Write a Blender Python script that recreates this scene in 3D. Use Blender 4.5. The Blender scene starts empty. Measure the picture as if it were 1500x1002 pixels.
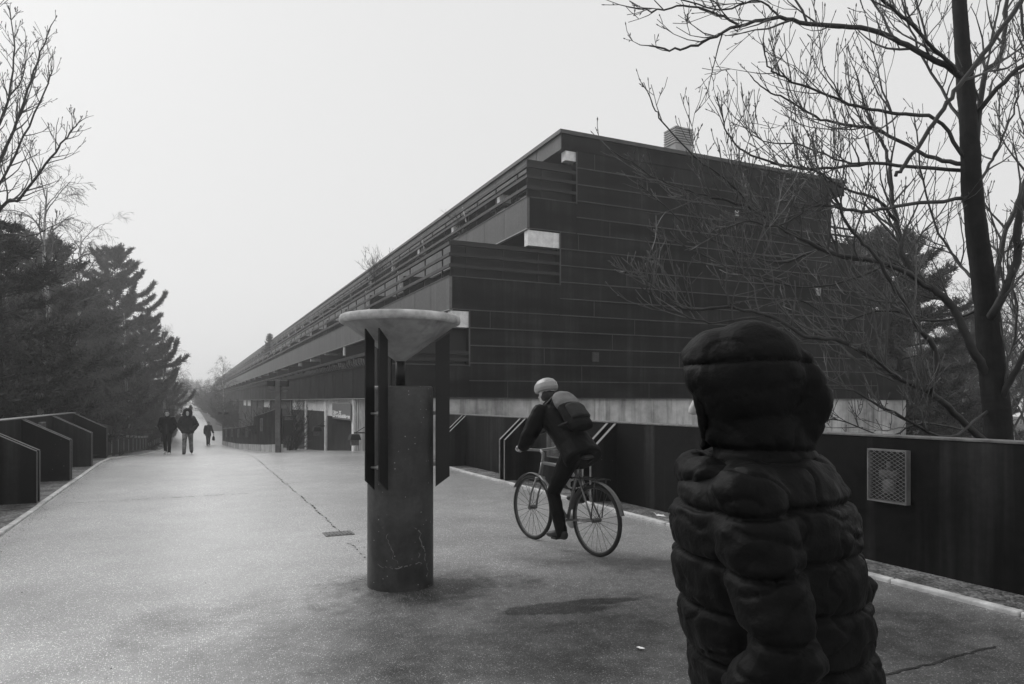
import bpy, bmesh, math, random
from mathutils import Vector, Matrix, noise
random.seed(7)
C = bpy.context.scene.collection
R = math.radians
PI = math.pi
# ---------------------------------------------------------------- camera model
A = R(24.63); SA, CA = math.sin(A), math.cos(A)
F = 1036.0; EYE = 1.5
def ray(u, v, d):
    """photo pixel (1500 wide) + depth -> world point"""
    cx = (u - 750) / F
    return Vector((d * (cx * CA + SA), d * (-cx * SA + CA), EYE + d * (587 - v) / F))
def prof(y):
    pts = [(-60, 0), (19.5, 0), (22, -.08), (31.5, -.66), (45, -1.35), (57, -1.82), (66, -1.95), (78, -1.85), (117, -1.17), (200, -.25), (300, .15), (700, .6)]
    for (a, za), (b, zb) in zip(pts, pts[1:]):
        if y <= b:
            t = max(0, (y - a) / (b - a)); return za + (zb - za) * t
    return .6

# ---------------------------------------------------------------- materials
def nt(name):
    m = bpy.data.materials.new(name); m.use_nodes = True
    t = m.node_tree; b = t.nodes['Principled BSDF']
    return m, t, b
def N(t, kind, **kw):
    n = t.nodes.new(kind)
    for k, v in kw.items():
        if k in n.inputs.keys(): n.inputs[k].default_value = v
        else: setattr(n, k, v)
    return n
def L(t, a, b): t.links.new(a, b)
def coords(t, scale=(1, 1, 1), loc=(0, 0, 0)):
    tc = N(t, 'ShaderNodeTexCoord'); mp = N(t, 'ShaderNodeMapping')
    mp.inputs['Scale'].default_value = scale; mp.inputs['Location'].default_value = loc
    L(t, tc.outputs['Object'], mp.inputs['Vector']); return mp.outputs['Vector']
def nz(t, vec, scale, detail=4, rough=.55):
    n = N(t, 'ShaderNodeTexNoise'); n.inputs['Scale'].default_value = scale
    n.inputs['Detail'].default_value = detail; n.inputs['Roughness'].default_value = rough
    L(t, vec, n.inputs['Vector']); return n.outputs['Fac']
def mr(t, x, a, b, c, d, clamp=True):
    n = N(t, 'ShaderNodeMapRange'); n.clamp = clamp
    for i, v in enumerate((a, b, c, d)): n.inputs[i + 1].default_value = v
    L(t, x, n.inputs[0]); return n.outputs[0]
def mth(t, op, a, b=None):
    n = N(t, 'ShaderNodeMath', operation=op)
    for i, x in enumerate((a, b)):
        if x is None: continue
        if isinstance(x, (int, float)): n.inputs[i].default_value = x
        else: L(t, x, n.inputs[i])
    return n.outputs[0]
def grey(t, x):
    n = N(t, 'ShaderNodeCombineColor')
    for i in range(3): L(t, x, n.inputs[i])
    return n.outputs[0]
def bump(t, b, h, strength, dist=.01):
    n = N(t, 'ShaderNodeBump'); n.inputs['Strength'].default_value = strength
    n.inputs['Distance'].default_value = dist
    L(t, h, n.inputs['Height']); L(t, n.outputs[0], b.inputs['Normal'])
def mat(name, base, rough=.7, var=.35, scale=2.0, bmp=.15, bscale=40, spec=.4, metal=0.0, streak=0.0, stretch=(1, 1, 1)):
    m, t, b = nt(name)
    v = coords(t)
    n1 = nz(t, v, scale, 5, .6)
    col = mr(t, n1, .3, .7, base * (1 - var), base * (1 + var))
    if streak:
        vs = coords(t, (1, 1, .07))
        s = nz(t, vs, 4.5, 4, .6)
        f = mr(t, s, .5, .72, 1, 1 + streak)
        col = mth(t, 'MULTIPLY', col, f)
    L(t, grey(t, col), b.inputs['Base Color'])
    b.inputs['Metallic'].default_value = metal
    b.inputs['Specular IOR Level'].default_value = spec
    r = mr(t, n1, .3, .7, max(.02, rough - .1), min(1, rough + .1)); L(t, r, b.inputs['Roughness'])
    if bmp:
        vb = coords(t, stretch)
        bump(t, b, nz(t, vb, bscale, 3), bmp)
    return m
MT = {}
def asphalt():
    m, t, b = nt('asphalt')
    v = coords(t)
    big = nz(t, v, .35, 4, .55); mid = nz(t, v, 1.6, 4, .6)
    vo = N(t, 'ShaderNodeTexVoronoi'); vo.inputs['Scale'].default_value = 92; L(t, v, vo.inputs['Vector'])
    st = mr(t, vo.outputs['Distance'], .2, .5, 1, 0)
    sc = N(t, 'ShaderNodeSeparateColor'); L(t, vo.outputs['Color'], sc.inputs[0])
    pick = mth(t, 'POWER', mr(t, sc.outputs[0], .3, 1, 0, 1), 2.2)
    fine = nz(t, v, 160, 2, .6)
    base = mr(t, mid, .3, .7, .25, .34)
    base = mth(t, 'MULTIPLY', base, mr(t, fine, .3, .7, .55, 1.45))
    base = mth(t, 'ADD', base, mth(t, 'MULTIPLY', mth(t, 'MULTIPLY', st, pick), 1.1))
    # darker, duller patches: noise-edged ellipses (centre, half axes, angle, darkness)
    def patch(cx, cy, rx, ry, ang, soft, dark):
        mp = N(t, 'ShaderNodeMapping'); mp.vector_type = 'TEXTURE'
        mp.inputs['Location'].default_value = (cx, cy, 0); mp.inputs['Rotation'].default_value = (0, 0, ang); mp.inputs['Scale'].default_value = (rx, ry, 1000)
        tc = N(t, 'ShaderNodeTexCoord'); L(t, tc.outputs['Object'], mp.inputs['Vector'])
        ln = N(t, 'ShaderNodeVectorMath', operation='LENGTH'); L(t, mp.outputs[0], ln.inputs[0])
        w = mth(t, 'ADD', ln.outputs['Value'], mr(t, mid, .2, .8, -.35, .35))
        w = mth(t, 'ADD', w, mr(t, nz(t, v, 9, 3), .2, .8, -.2, .2))
        return mr(t, w, 1 - soft, 1 + soft, dark, 1)
    def gp(u, vv): p = ray(u, vv, EYE * F / (vv - 587)); return p
    w1 = gp(800, 893); w2 = gp(850, 883)
    patch_tone = patch(w1.x, w1.y, .40, .12, -A + .1, .12, .42)
    patch_tone = mth(t, 'MINIMUM', patch_tone, patch(w2.x, w2.y, .52, .075, -A + .25, .2, .42))
    w3 = gp(1000, 830); patch_tone = mth(t, 'MULTIPLY', patch_tone, patch(w3.x, w3.y, 1.3, .34, -A - .25, .5, .5))
    patch_tone = mth(t, 'MULTIPLY', patch_tone, patch(1.74, 5.48, .66, .5, 0, .5, .28))
    w4 = gp(760, 960); patch_tone = mth(t, 'MULTIPLY', patch_tone, patch(w4.x, w4.y, 1.9, 1.0, -.4, .9, .36))
    w5 = gp(1250, 930); patch_tone = mth(t, 'MULTIPLY', patch_tone, patch(w5.x, w5.y, 2.5, 1.9, -.4, .9, .22))
    w6 = gp(60, 890); patch_tone = mth(t, 'MULTIPLY', patch_tone, patch(w6.x, w6.y, 1.0, .5, -.4, .9, .72))
    col = mth(t, 'MULTIPLY', base, patch_tone)
    col = mth(t, 'MULTIPLY', col, mr(t, big, .3, .7, .8, 1.2))
    L(t, grey(t, col), b.inputs['Base Color'])
    rg = mr(t, big, .3, .7, .34, .5); L(t, rg, b.inputs['Roughness'])
    L(t, mth(t, 'MULTIPLY', mr(t, patch_tone, .15, .9, .12, 1), 1.0), b.inputs['Coat Weight']); b.inputs['Coat Roughness'].default_value = .26
    L(t, mr(t, patch_tone, .2, .9, .1, .5), b.inputs['Specular IOR Level'])
    h = mth(t, 'ADD', mth(t, 'MULTIPLY', st, .7), mth(t, 'MULTIPLY', fine, .6))
    bump(t, b, h, .55, .004)
    cb = N(t, 'ShaderNodeBump'); cb.inputs['Strength'].default_value = .22; cb.inputs['Distance'].default_value = .004; L(t, h, cb.inputs['Height']); L(t, cb.outputs[0], b.inputs['Coat Normal'])
    return m
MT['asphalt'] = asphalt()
def rust(name, base, streak=.5, cloud=.3, spec=.15, chips=0, patchy=0):
    m, t, b = nt(name)
    v = coords(t)
    n1 = nz(t, v, .7, 6, .6); n2 = nz(t, v, 14, 4, .6)
    s = nz(t, coords(t, (1, 1, .05)), 3.2, 4, .6)
    col = mr(t, n1, .3, .7, base * (1 - cloud), base * (1 + cloud))
    col = mth(t, 'MULTIPLY', col, mr(t, n2, .3, .7, .85, 1.15))
    col = mth(t, 'MULTIPLY', col, mr(t, s, .5, .75, 1, 1 + streak))
    if patchy:
        n3 = nz(t, coords(t, (.35, .35, 1.7)), 1.0, 2, .5); col = mth(t, 'MULTIPLY', col, mr(t, n3, .35, .65, 1 - patchy, 1 + patchy))
    if chips:
        vo = N(t, 'ShaderNodeTexVoronoi'); vo.inputs['Scale'].default_value = 22; L(t, v, vo.inputs['Vector'])
        sc = N(t, 'ShaderNodeSeparateColor'); L(t, vo.outputs['Color'], sc.inputs[0])
        ch = mth(t, 'MULTIPLY', mr(t, vo.outputs['Distance'], .06, .16, 1, 0), mr(t, sc.outputs[0], .90, .93, 0, chips)); ch = mth(t, 'MULTIPLY', ch, mr(t, nz(t, v, 1.1, 2), .45, .6, 0, 1)); col = mth(t, 'ADD', col, ch)
    L(t, grey(t, col), b.inputs['Base Color'])
    L(t, mr(t, n1, .3, .7, .42, .62), b.inputs['Roughness'])
    b.inputs['Specular IOR Level'].default_value = spec
    bump(t, b, n2, .15)
    return m
MT['gable'] = rust('weathered_steel_cladding', .009, 2.0, .55, .08, 0, .55)
MT['seam'] = mat('cladding_seam_steel', .045, .5, .6, 1.3, .1, 40, .4)
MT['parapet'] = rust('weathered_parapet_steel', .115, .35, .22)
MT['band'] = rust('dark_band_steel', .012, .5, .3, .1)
MT['rail'] = mat('railing_steel', .02, .5, .3, 2, .05, 40, .25)
MT['wallsteel'] = rust('parapet_wall_steel', .008, 3.4, .6, .07, .3)
MT['coping'] = mat('worn_coping_lit_edge', .13, .6, .45, 12, .2, 60)
MT['concrete'] = mat('stained_concrete', .44, .85, .5, 1.1, .2, 30, .3, 0, -.6)
MT['whitec'] = mat('white_painted_concrete', .76, .8, .18, 5, .1, 30, .3, 0, -.25)
MT['kerb'] = mat('kerb_concrete', .5, .85, .35, 6, .3, 60, .3)
MT['soffit'] = mat('soffit_board', .06, .8, .2, 2, .05)
MT['dark'] = mat('recess_wall', .015, .8, .3, 1.5, .05)
MT['roof'] = mat('roof_felt', .09, .85, .3, 1, .1)
MT['louvre'] = mat('chimney_sheet', .30, .6, .2, 4, .05)
MT['panel'] = rust('ground_floor_panel', .024, .8, .45)
MT['curtain'] = mat('pale_vertical_boards', .30, .8, .35, 3, .1)
MT['sign'] = mat('sign_board', .16, .5, .1, 3, 0)
MT['letter'] = mat('sign_lettering', .8, .6, .02, 3, 0)
MT['bowl'] = mat('bowl_concrete', .30, .75, .3, 5, .15, 50, .3, 0, -.5)
MT['bowlrim'] = mat('bowl_rim_concrete', .42, .75, .4, 9, .2, 50, .3, 0, -.3)
MT['blade'] = mat('black_steel_plate', .008, .5, .3, 5, .05, 40, .35)
MT['crack'] = mat('exposed_crack_edge', .15, .9, .4, 20, .2)
MT['meshwire'] = mat('grille_wire', .17, .5, .3, 8, 0, 40, .4, .2)
MT['lampgrey'] = mat('grimy_lamp_fitting', .10, .6, .5, 12, 0)
MT['galv'] = mat('galvanised_metal', .35, .45, .2, 8, .05, 40, .5, .3)
MT['lampwhite'] = mat('lamp_housing', .45, .5, .15, 6, 0)
MT['post'] = mat('weathered_post', .10, .7, .4, 6, .15, 40, .4, 0, .5)
MT['black'] = mat('black_plastic', .012, .5, .2, 6, 0)
MT['grit'] = mat('loose_grit', .16, .8, .95, 30, 0)
MT['iron'] = mat('cast_iron', .10, .5, .4, 20, .3, 60, .5)
MT['paper'] = mat('paper', .8, .8, .05, 5, 0)
MT['bark'] = mat('dark_bark', .013, .75, .5, 6, .9, 22, .12, 0, .9, (1, 1, .35))
MT['barkl'] = mat('smooth_grey_bark', .085, .8, .35, 5, .3, 30, .3, 0, .4, (1, 1, .35))
MT['twig'] = mat('twig_bark', .065, .55, .5, 8, 0, 40, .4)
MT['limb'] = mat('limb_bark', .03, .6, .6, 5, .5, 30, .3)
MT['brush'] = mat('brushwood', .035, .8, .4, 4, 0)
MT['twiggrey'] = mat('pale_twig_bark', .09, .8, .3, 8, 0)
MT['birch'] = mat('birch_bark', .35, .7, .7, 4, .1, 30, .3)
MT['needle'] = mat('pine_needles', .02, .7, .6, .9, 0)
MT['needleb'] = mat('hazed_spruce_needles', .065, .7, .6, .9, 0)  # paler than the pines: distance haze put into the needle colour
MT['skin'] = mat('skin', .46, .55, .08, 8, .05, 60)
MT['cloth_black'] = mat('black_quilted_cloth', .003, .6, .35, 9, .3, 60, .09)
MT['cloth_dark'] = mat('dark_cloth', .008, .8, .3, 9, .2, 70, .15)
MT['cloth_mid'] = mat('charcoal_cloth', .02, .8, .35, 9, .2, 70, .3)
MT['denim'] = mat('washed_denim', .16, .85, .9, 9, .2, 70, .3)
MT['cloth_light'] = mat('pale_cloth', .38, .8, .2, 9, .1, 60, .3)
MT['shoe_white'] = mat('white_shoe', .75, .6, .05, 9, 0)
MT['fur'] = mat('hood_fur', .03, .95, .6, 60, .5, 90, .1)
MT['hair'] = mat('dark_hair', .015, .6, .4, 40, .3, 120, .4)
MT['helmet'] = mat('grey_helmet_shell', .30, .35, .15, 5, 0, 40, .5)
MT['rim'] = mat('dull_rim', .09, .5, .2, 8, 0, 40, .5, .3)
MT['tyre'] = mat('rubber_tyre', .015, .8, .2, 9, .1)
MT['frame'] = mat('silver_bicycle_paint', .16, .3, .1, 4, 0, 40, .5, .3)
MT['bag'] = mat('grey_backpack_cloth', .16, .8, .25, 7, .2, 60, .3)
def glass():
    m, t, b = nt('window_glass')
    b.inputs['Base Color'].default_value = (.02, .02, .02, 1); b.inputs['Roughness'].default_value = .06
    b.inputs['Specular IOR Level'].default_value = .7
    bump(t, b, nz(t, coords(t), 1.2, 2), .03, .02)
    return m
MT['glass'] = glass()
def gravel():
    m, t, b = nt('gravel'); v = coords(t)
    vo = N(t, 'ShaderNodeTexVoronoi'); vo.inputs['Scale'].default_value = 45; L(t, v, vo.inputs['Vector'])
    sc = N(t, 'ShaderNodeSeparateColor'); L(t, vo.outputs['Color'], sc.inputs[0])
    big = nz(t, v, 3, 5, .65)
    col = mth(t, 'MULTIPLY', mr(t, sc.outputs[0], 0, 1, .04, .22), mr(t, big, .35, .65, .35, 1.6))
    L(t, grey(t, col), b.inputs['Base Color']); b.inputs['Roughness'].default_value = .8
    bump(t, b, mr(t, vo.outputs['Distance'], 0, .6, 1, 0), .8, .012)
    return m
MT['gravel'] = gravel()
MT['earth'] = mat('damp_earth', .06, .9, .5, .5, .5, 8)
MT['leaf_litter'] = mat('leaf_litter', .05, .9, .6, 3, .5, 20)
def shaft():
    m, t, b = nt('painted_column'); v = coords(t)
    n1 = nz(t, v, 2.2, 6, .65); n2 = nz(t, v, 26, 4, .6)
    col = mr(t, n1, .35, .68, .012, .062)
    col = mth(t, 'MULTIPLY', col, mr(t, n2, .3, .7, .8, 1.2))
    s = nz(t, coords(t, (1, 1, .12)), 7, 4, .6)
    col = mth(t, 'MULTIPLY', col, mr(t, s, .5, .75, 1, 1.5))
    vo = N(t, 'ShaderNodeTexVoronoi'); vo.inputs['Scale'].default_value = 38; L(t, v, vo.inputs['Vector'])
    sc = N(t, 'ShaderNodeSeparateColor'); L(t, vo.outputs['Color'], sc.inputs[0])
    chip = mth(t, 'MULTIPLY', mr(t, vo.outputs['Distance'], .10, .2, 1, 0), mr(t, sc.outputs[0], .84, .86, 0, 1))
    col = mth(t, 'ADD', col, mth(t, 'MULTIPLY', chip, .3))
    L(t, grey(t, col), b.inputs['Base Color']); L(t, mr(t, n1, .3, .7, .4, .6), b.inputs['Roughness'])
    bump(t, b, n2, .25)
    return m
MT['shaft'] = shaft()

# ---------------------------------------------------------------- mesh builder
class MB:
    def __init__(s): s.v = []; s.f = []; s.mi = []; s.m = 0
    def quad(s, a, b, c, d):
        i = len(s.v); s.v += [tuple(a), tuple(b), tuple(c), tuple(d)]; s.f.append((i, i + 1, i + 2, i + 3)); s.mi.append(s.m)
    def box(s, x0, x1, y0, y1, z0, z1):
        i = len(s.v)
        s.v += [(x0, y0, z0), (x1, y0, z0), (x1, y1, z0), (x0, y1, z0), (x0, y0, z1), (x1, y0, z1), (x1, y1, z1), (x0, y1, z1)]
        for f in ((3, 2, 1, 0), (4, 5, 6, 7), (0, 1, 5, 4), (1, 2, 6, 5), (2, 3, 7, 6), (3, 0, 4, 7)):
            s.f.append(tuple(i + k for k in f)); s.mi.append(s.m)
    def prism(s, poly, axis, a, b):
        """extrude a 2D polygon along an axis: 'x' -> poly is (y,z); 'y' -> (x,z); 'z' -> (x,y)"""
        n = len(poly); i = len(s.v)
        for w in (a, b):
            for p, q in poly:
                s.v.append((w, p, q) if axis == 'x' else (p, w, q) if axis == 'y' else (p, q, w))
        s.f.append(tuple(i + k for k in range(n))[::-1]); s.mi.append(s.m)
        s.f.append(tuple(i + n + k for k in range(n))); s.mi.append(s.m)
        for k in range(n):
            s.f.append((i + k, i + (k + 1) % n, i + n + (k + 1) % n, i + n + k)); s.mi.append(s.m)
    def bar(s, p, q, w, h=None):
        h = h or w; p = Vector(p); q = Vector(q); d = (q - p).normalized()
        up = Vector((0, 0, 1)) if abs(d.z) < .95 else Vector((0, 1, 0))
        a = d.cross(up).normalized() * w / 2; b = a.cross(d).normalized() * h / 2
        i = len(s.v)
        for c in (p, q):
            for x, y in ((-1, -1), (1, -1), (1, 1), (-1, 1)): s.v.append(tuple(c + a * x + b * y))
        for f in ((0, 1, 2, 3), (7, 6, 5, 4), (0, 4, 5, 1), (1, 5, 6, 2), (2, 6, 7, 3), (3, 7, 4, 0)):
            s.f.append(tuple(i + k for k in f)); s.mi.append(s.m)
    def tube(s, pts, rad, n=6, cap=True):
        pts = [Vector(p) for p in pts]; k = len(pts); i0 = len(s.v); prev = None
        for j, p in enumerate(pts):
            d = (pts[min(j + 1, k - 1)] - pts[max(j - 1, 0)])
            if d.length < 1e-9: d = Vector((0, 0, 1))
            d.normalize()
            if prev is None:
                prev = d.cross(Vector((.3, .2, .93))).normalized() if abs(d.z) < .9 else d.cross(Vector((1, 0, .1))).normalized()
            a = prev - d * prev.dot(d)
            a = a.normalized() if a.length > 1e-6 else d.orthogonal().normalized()
            prev = a; b = d.cross(a); r = rad[j] if isinstance(rad, (list, tuple)) else rad
            for q in range(n):
                t = 2 * PI * q / n; c = p + (a * math.cos(t) + b * math.sin(t)) * r
                s.v.append((c.x, c.y, c.z))
        for j in range(k - 1):
            for q in range(n):
                s.f.append((i0 + j * n + q, i0 + j * n + (q + 1) % n, i0 + (j + 1) * n + (q + 1) % n, i0 + (j + 1) * n + q)); s.mi.append(s.m)
        if cap:
            s.f.append(tuple(i0 + q for q in range(n))[::-1]); s.mi.append(s.m)
            s.f.append(tuple(i0 + (k - 1) * n + q for q in range(n))); s.mi.append(s.m)
    def loft(s, secs, n=16):
        """secs: (centre, axis_a, axis_b) ellipse half-axis vectors; closed with caps"""
        i0 = len(s.v)
        for c, a, b in secs:
            c = Vector(c); a = Vector(a); b = Vector(b)
            for q in range(n):
                t = 2 * PI * q / n; p = c + a * math.cos(t) + b * math.sin(t); s.v.append(tuple(p))
        for j in range(len(secs) - 1):
            for q in range(n):
                s.f.append((i0 + j * n + q, i0 + j * n + (q + 1) % n, i0 + (j + 1) * n + (q + 1) % n, i0 + (j + 1) * n + q)); s.mi.append(s.m)
        s.f.append(tuple(i0 + q for q in range(n))[::-1]); s.mi.append(s.m)
        s.f.append(tuple(i0 + (len(secs) - 1) * n + q for q in range(n))); s.mi.append(s.m)
    def ball(s, c, r, n=14, rot=None):
        c = Vector(c); r = (r, r, r) if isinstance(r, (int, float)) else r
        rot = rot or Matrix.Identity(3); secs = []
        ax = rot @ Vector((1, 0, 0)); ay = rot @ Vector((0, 1, 0)); az = rot @ Vector((0, 0, 1))
        m = max(6, n // 2 + 1)
        for j in range(m + 1):
            t = -PI / 2 + PI * j / m; k = max(.02, math.cos(t))
            secs.append((c + az * r[2] * math.sin(t), ax * r[0] * k, ay * r[1] * k))
        s.loft(secs, n)
    def lathe(s, prof_, c, n=48):
        i0 = len(s.v); k = len(prof_)
        for r, z in prof_:
            for q in range(n):
                t = 2 * PI * q / n; s.v.append((c[0] + r * math.cos(t), c[1] + r * math.sin(t), c[2] + z))
        for j in range(k - 1):
            for q in range(n):
                s.f.append((i0 + j * n + q, i0 + j * n + (q + 1) % n, i0 + (j + 1) * n + (q + 1) % n, i0 + (j + 1) * n + q)); s.mi.append(s.m)
    def mesh(s, name, mats, smooth=False):
        me = bpy.data.meshes.new(name); me.from_pydata(s.v, [], s.f); me.update()
        for m in (mats if isinstance(mats, (list, tuple)) else [mats]): me.materials.append(MT[m])
        me.polygons.foreach_set('material_index', s.mi)
        if smooth: me.polygons.foreach_set('use_smooth', [True] * len(me.polygons))
        return me
    def build(s, name, mats, parent=None, smooth=False, bevel=0):
        me = s.mesh(name, mats, smooth)
        o = bpy.data.objects.new(name, me); C.objects.link(o)
        if bevel:
            b = o.modifiers.new('bevel', 'BEVEL'); b.width = bevel; b.segments = 2; b.limit_method = 'ANGLE'
        if parent:
            o.parent = parent; o.matrix_parent_inverse = Matrix.Identity(4)
            loc = Vector((0, 0, 0)); p = parent
            while p: loc += p.location; p = p.parent
            if s_world[0]: o.location = -loc
        return o
s_world = [True]       # parts are built in world coordinates unless switched off
def tag(o, label, cat, group=None):
    o['label'] = label; o['category'] = cat
    if group: o['group'] = group
    return o
def struct(o, kind='structure'): o['kind'] = kind; return o
def thing(name, label, cat, loc=(0, 0, 0), rz=0, group=None):
    o = bpy.data.objects.new(name, None); C.objects.link(o); o.empty_display_size = .2
    o.location = loc; o.rotation_euler = (0, 0, rz); return tag(o, label, cat, group)
def copy_tree(o, parent=None):
    c = o.copy(); C.objects.link(c)
    if parent: c.parent = parent
    for ch in [x for x in o.children]: copy_tree(ch, c)
    return c
def local(fn):
    def w(*a, **k):
        s_world[0] = False
        try: return fn(*a, **k)
        finally: s_world[0] = True
    return w

# ---------------------------------------------------------------- ground
def terrain(x, y):
    low = -4.2
    side = max(0, min(1, (abs(x - .5) - 6) / 6))
    z = prof(y) - .06
    k = max(0, min(1, (y - 46) / 16))
    near = low
    zz = near + (z - near) * k * k * (3 - 2 * k)
    if y > 60: zz -= side * .5 * min(1, (y - 60) / 20)
    return zz + .12 * noise.noise((x * .2, y * .2, 0)) * (1 if abs(x - .5) > 4 else .1) * (1 if y < 60 or abs(x - 2) > 8 else .2)
g = MB()
xs = [-170, -110, -70, -50, -40, -30, -24, -20, -16, -13, -10, -8, -6, -4, -2, 0, 2, 4, 6, 8, 10, 13, 17, 22, 28, 36, 50, 75, 110, 170]
ys = [-40, -20, -8, 0, 6, 12, 18, 24, 30, 36, 42, 46, 49, 52, 55, 58, 61, 64, 68, 74, 80, 90, 100, 115, 130, 150, 175, 200, 240, 290, 350, 420, 520]
for y in ys:
    for x in xs: g.v.append((x, y, terrain(x, y)))
w = len(xs)
for j in range(len(ys) - 1):
    for i in range(w - 1):
        g.f.append((j * w + i, j * w + i + 1, (j + 1) * w + i + 1, (j + 1) * w + i)); g.mi.append(0)
struct(g.build('ground', 'leaf_litter', smooth=True))
def strip(name, m, rows, dz=0, thick=.35):
    """rows: (y, x0, x1); top follows the path profile"""
    s = MB(); i0 = 0
    for y, a, b in rows:
        z = prof(y) + dz
        s.v += [(a, y, z), (b, y, z), (a, y, z - thick), (b, y, z - thick)]
    for k in range(len(rows) - 1):
        p = 4 * k; q = p + 4
        s.f += [(p, p + 1, q + 1, q), (p + 2, q + 2, q + 3, p + 3), (p, q, q + 2, p + 2), (p + 1, p + 3, q + 3, q + 1)]
        s.mi += [0] * 4
    n = 4 * (len(rows) - 1)
    s.f += [(0, 2, 3, 1), (n, n + 1, n + 3, n + 2)]; s.mi += [0, 0]
    return struct(s.build(name, m))
def ysteps(a, b, st=2.0):
    n = max(1, int((b - a) / st)); return [a + (b - a) * i / n for i in range(n + 1)]
KX0, KX1 = -1.88, 5.24
def left_edge(y): return KX0 if y < 22 else KX0 + min(.7, (y - 22) * .02)
rows = [(y, left_edge(y), 5.24) for y in ysteps(-14, 46)]
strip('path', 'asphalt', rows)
rows = [(y, left_edge(y), 2.6 + (5 if 60.5 < y < 84 else 0) + (0 if y < 60 else .0)) for y in ysteps(46.001, 60)]
rows += [(y, left_edge(y), 9.0) for y in ysteps(60.3, 82)] + [(y, left_edge(y), 2.3) for y in ysteps(82.5, 500, 6)]
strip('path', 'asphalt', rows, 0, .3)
strip('gravel_verge', 'gravel', [(y, -2.75, left_edge(y) - .077) for y in ysteps(-14, 62)], .012, .36)
strip('gravel_verge', 'gravel', [(y, 5.322, 5.80) for y in ysteps(-8, 17.4)], .012, .36)
k = MB()
def kerbrun(x0f, x1f, y0, y1, seg):
    y = y0
    while y < y1:
        e = min(y + seg - .012, y1); dx = random.uniform(-.006, .006); dz = random.uniform(-.004, .006)
        p, q = prof(y), prof(e); top = .03 + dz
        i = len(k.v)
        for (yy, z) in ((y, p), (e, q)):
            a, b = x0f(yy) + dx, x1f(yy) + dx
            k.v += [(a, yy, z - .1), (b, yy, z - .1), (b, yy, z + top), (a, yy, z + top)]
        for f in ((0, 1, 2, 3), (7, 6, 5, 4), (3, 2, 6, 7), (1, 5, 6, 2), (0, 3, 7, 4), (0, 4, 5, 1)):
            k.f.append(tuple(i + n for n in f)); k.mi.append(0)
        y += seg
kerbrun(lambda y: left_edge(y) - .075, lambda y: left_edge(y) - .002, -14, 61, 1.0)
kerbrun(lambda y: 5.242, lambda y: 5.32, -8, 17.4, 1.0)
struct(k.build('kerb', 'kerb', bevel=.012))
# long tarmac joint with a broken dark edge, saw cut and cross crack: ragged sheets laid on the path
j = MB()
def ragged(p, q, w0, w1, n, gap=.0, z=.004):
    p = Vector(p); q = Vector(q); d = (q - p); side = Vector((-d.y, d.x, 0)).normalized(); last = None; off = 0
    for i in range(n + 1):
        t = i / n; off = off * .7 + random.uniform(-.012, .012)
        c = p + d * t + side * off; c.z = prof(c.y) + z
        wd = random.uniform(w0, w1); cur = (c - side * wd / 2, c + side * wd / 2)
        if last and random.random() > gap: j.quad(last[0], cur[0], cur[1], last[1])
        last = cur
ragged((1.6, 7.9, 0), (1.62, 19.5, 0), .005, .028, 170, .45)
ragged((1.62, 19.5, 0), (1.6, 26, 0), .008, .025, 60, .5)
ragged((1.57, 5.95, 0), (1.53, 7.65, 0), .005, .02, 40, .5)
ragged((-1.8, 12.1, 0), (.9, 12.15, 0), .006, .03, 60, .3)
a_, b_ = ray(1250, 1000, EYE * F / 413), ray(1460, 948, EYE * F / 361)
ragged(a_, b_, .012, .02, 30, 0)
MT['crackdark'] = mat('dark_joint', .015, .8, .3, 9, .1)
struct(j.build('path_joint', 'crackdark'))

# ---------------------------------------------------------------- parapet walls beside the path
WT = EYE - .335
def fin(mb, xw, xe, y, th=.055):
    zt, ze = WT - .01, .76
    mb.m = 0; mb.prism([(xw, -.05), (xe, -.05), (xe, ze), (xw, zt)] if xe > xw else [(xw, -.05), (xw, zt), (xe, ze), (xe, -.05)], 'y', y, y + th)
    mb.m = 1; sg = 1 if xe > xw else -1; mb.box(min(xe + sg * .001, xe + sg * .006), max(xe + sg * .001, xe + sg * .006), y + .004, y + th - .004, .0, ze - .004)  # pale strip on the plate's end: its lit thickness put into colour
    # pale edge strip on the slope
    mb.m = 1; e = .007
    dx = xe - xw; dz = ze - zt; l = math.hypot(dx, dz); nx, nz_ = -dz / l * (1 if dx > 0 else -1), abs(dx) / l
    mb.prism([(xw, zt + .002), (xe, ze + .002), (xe + nx * e, ze + nz_ * e + .002), (xw + nx * e, zt + nz_ * e + .002)], 'y', y - .004, y + th + .004)
def parapet(name, label, x_in, x_out, y0, y1, fin_ys, x_fin):
    t = thing(name, label, 'wall', ((x_in + x_out) / 2, (y0 + y1) / 2, 0))
    b = MB(); y = y0; s = 1 if x_out > x_in else -1
    a, c = min(x_in, x_out), max(x_in, x_out)
    cuts = sorted([y0] + [f for f in fin_ys if y0 < f < y1] + [y1])
    for p, q in zip(cuts, cuts[1:]): b.box(a, c, p + .006, q - .006, -1.2, WT)
    b.build('wall_panel', 'wallsteel', t, bevel=.006)
    cp = MB()
    for p, q in zip(cuts, cuts[1:]): cp.box(a - .012, c + .012, p + .004, q - .004, WT + .001, WT + .022)
    cp.build('coping', 'coping', t, bevel=.005)
    for f in fin_ys:
        for dy in (-.13, .09):
            m = MB(); fin(m, x_in, x_fin, f + dy); m.build('fin', ['wallsteel', 'coping'], t)
    return t
parapet('parapet_wall', 'dark steel parapet wall with sloping paired fins, behind the cyclist and below the big building', 5.80, 5.98, -6, 17.4, [9.05, 12.15, 15.3], 5.37)
parapet('parapet_wall', 'dark steel parapet wall with sloping paired fins along the gravel edge, in front of the conifers', -2.75, -2.93, 2, 22.3, [5.9, 9.15, 12.35, 15.55, 18.75, 22.05], -2.0)
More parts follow.
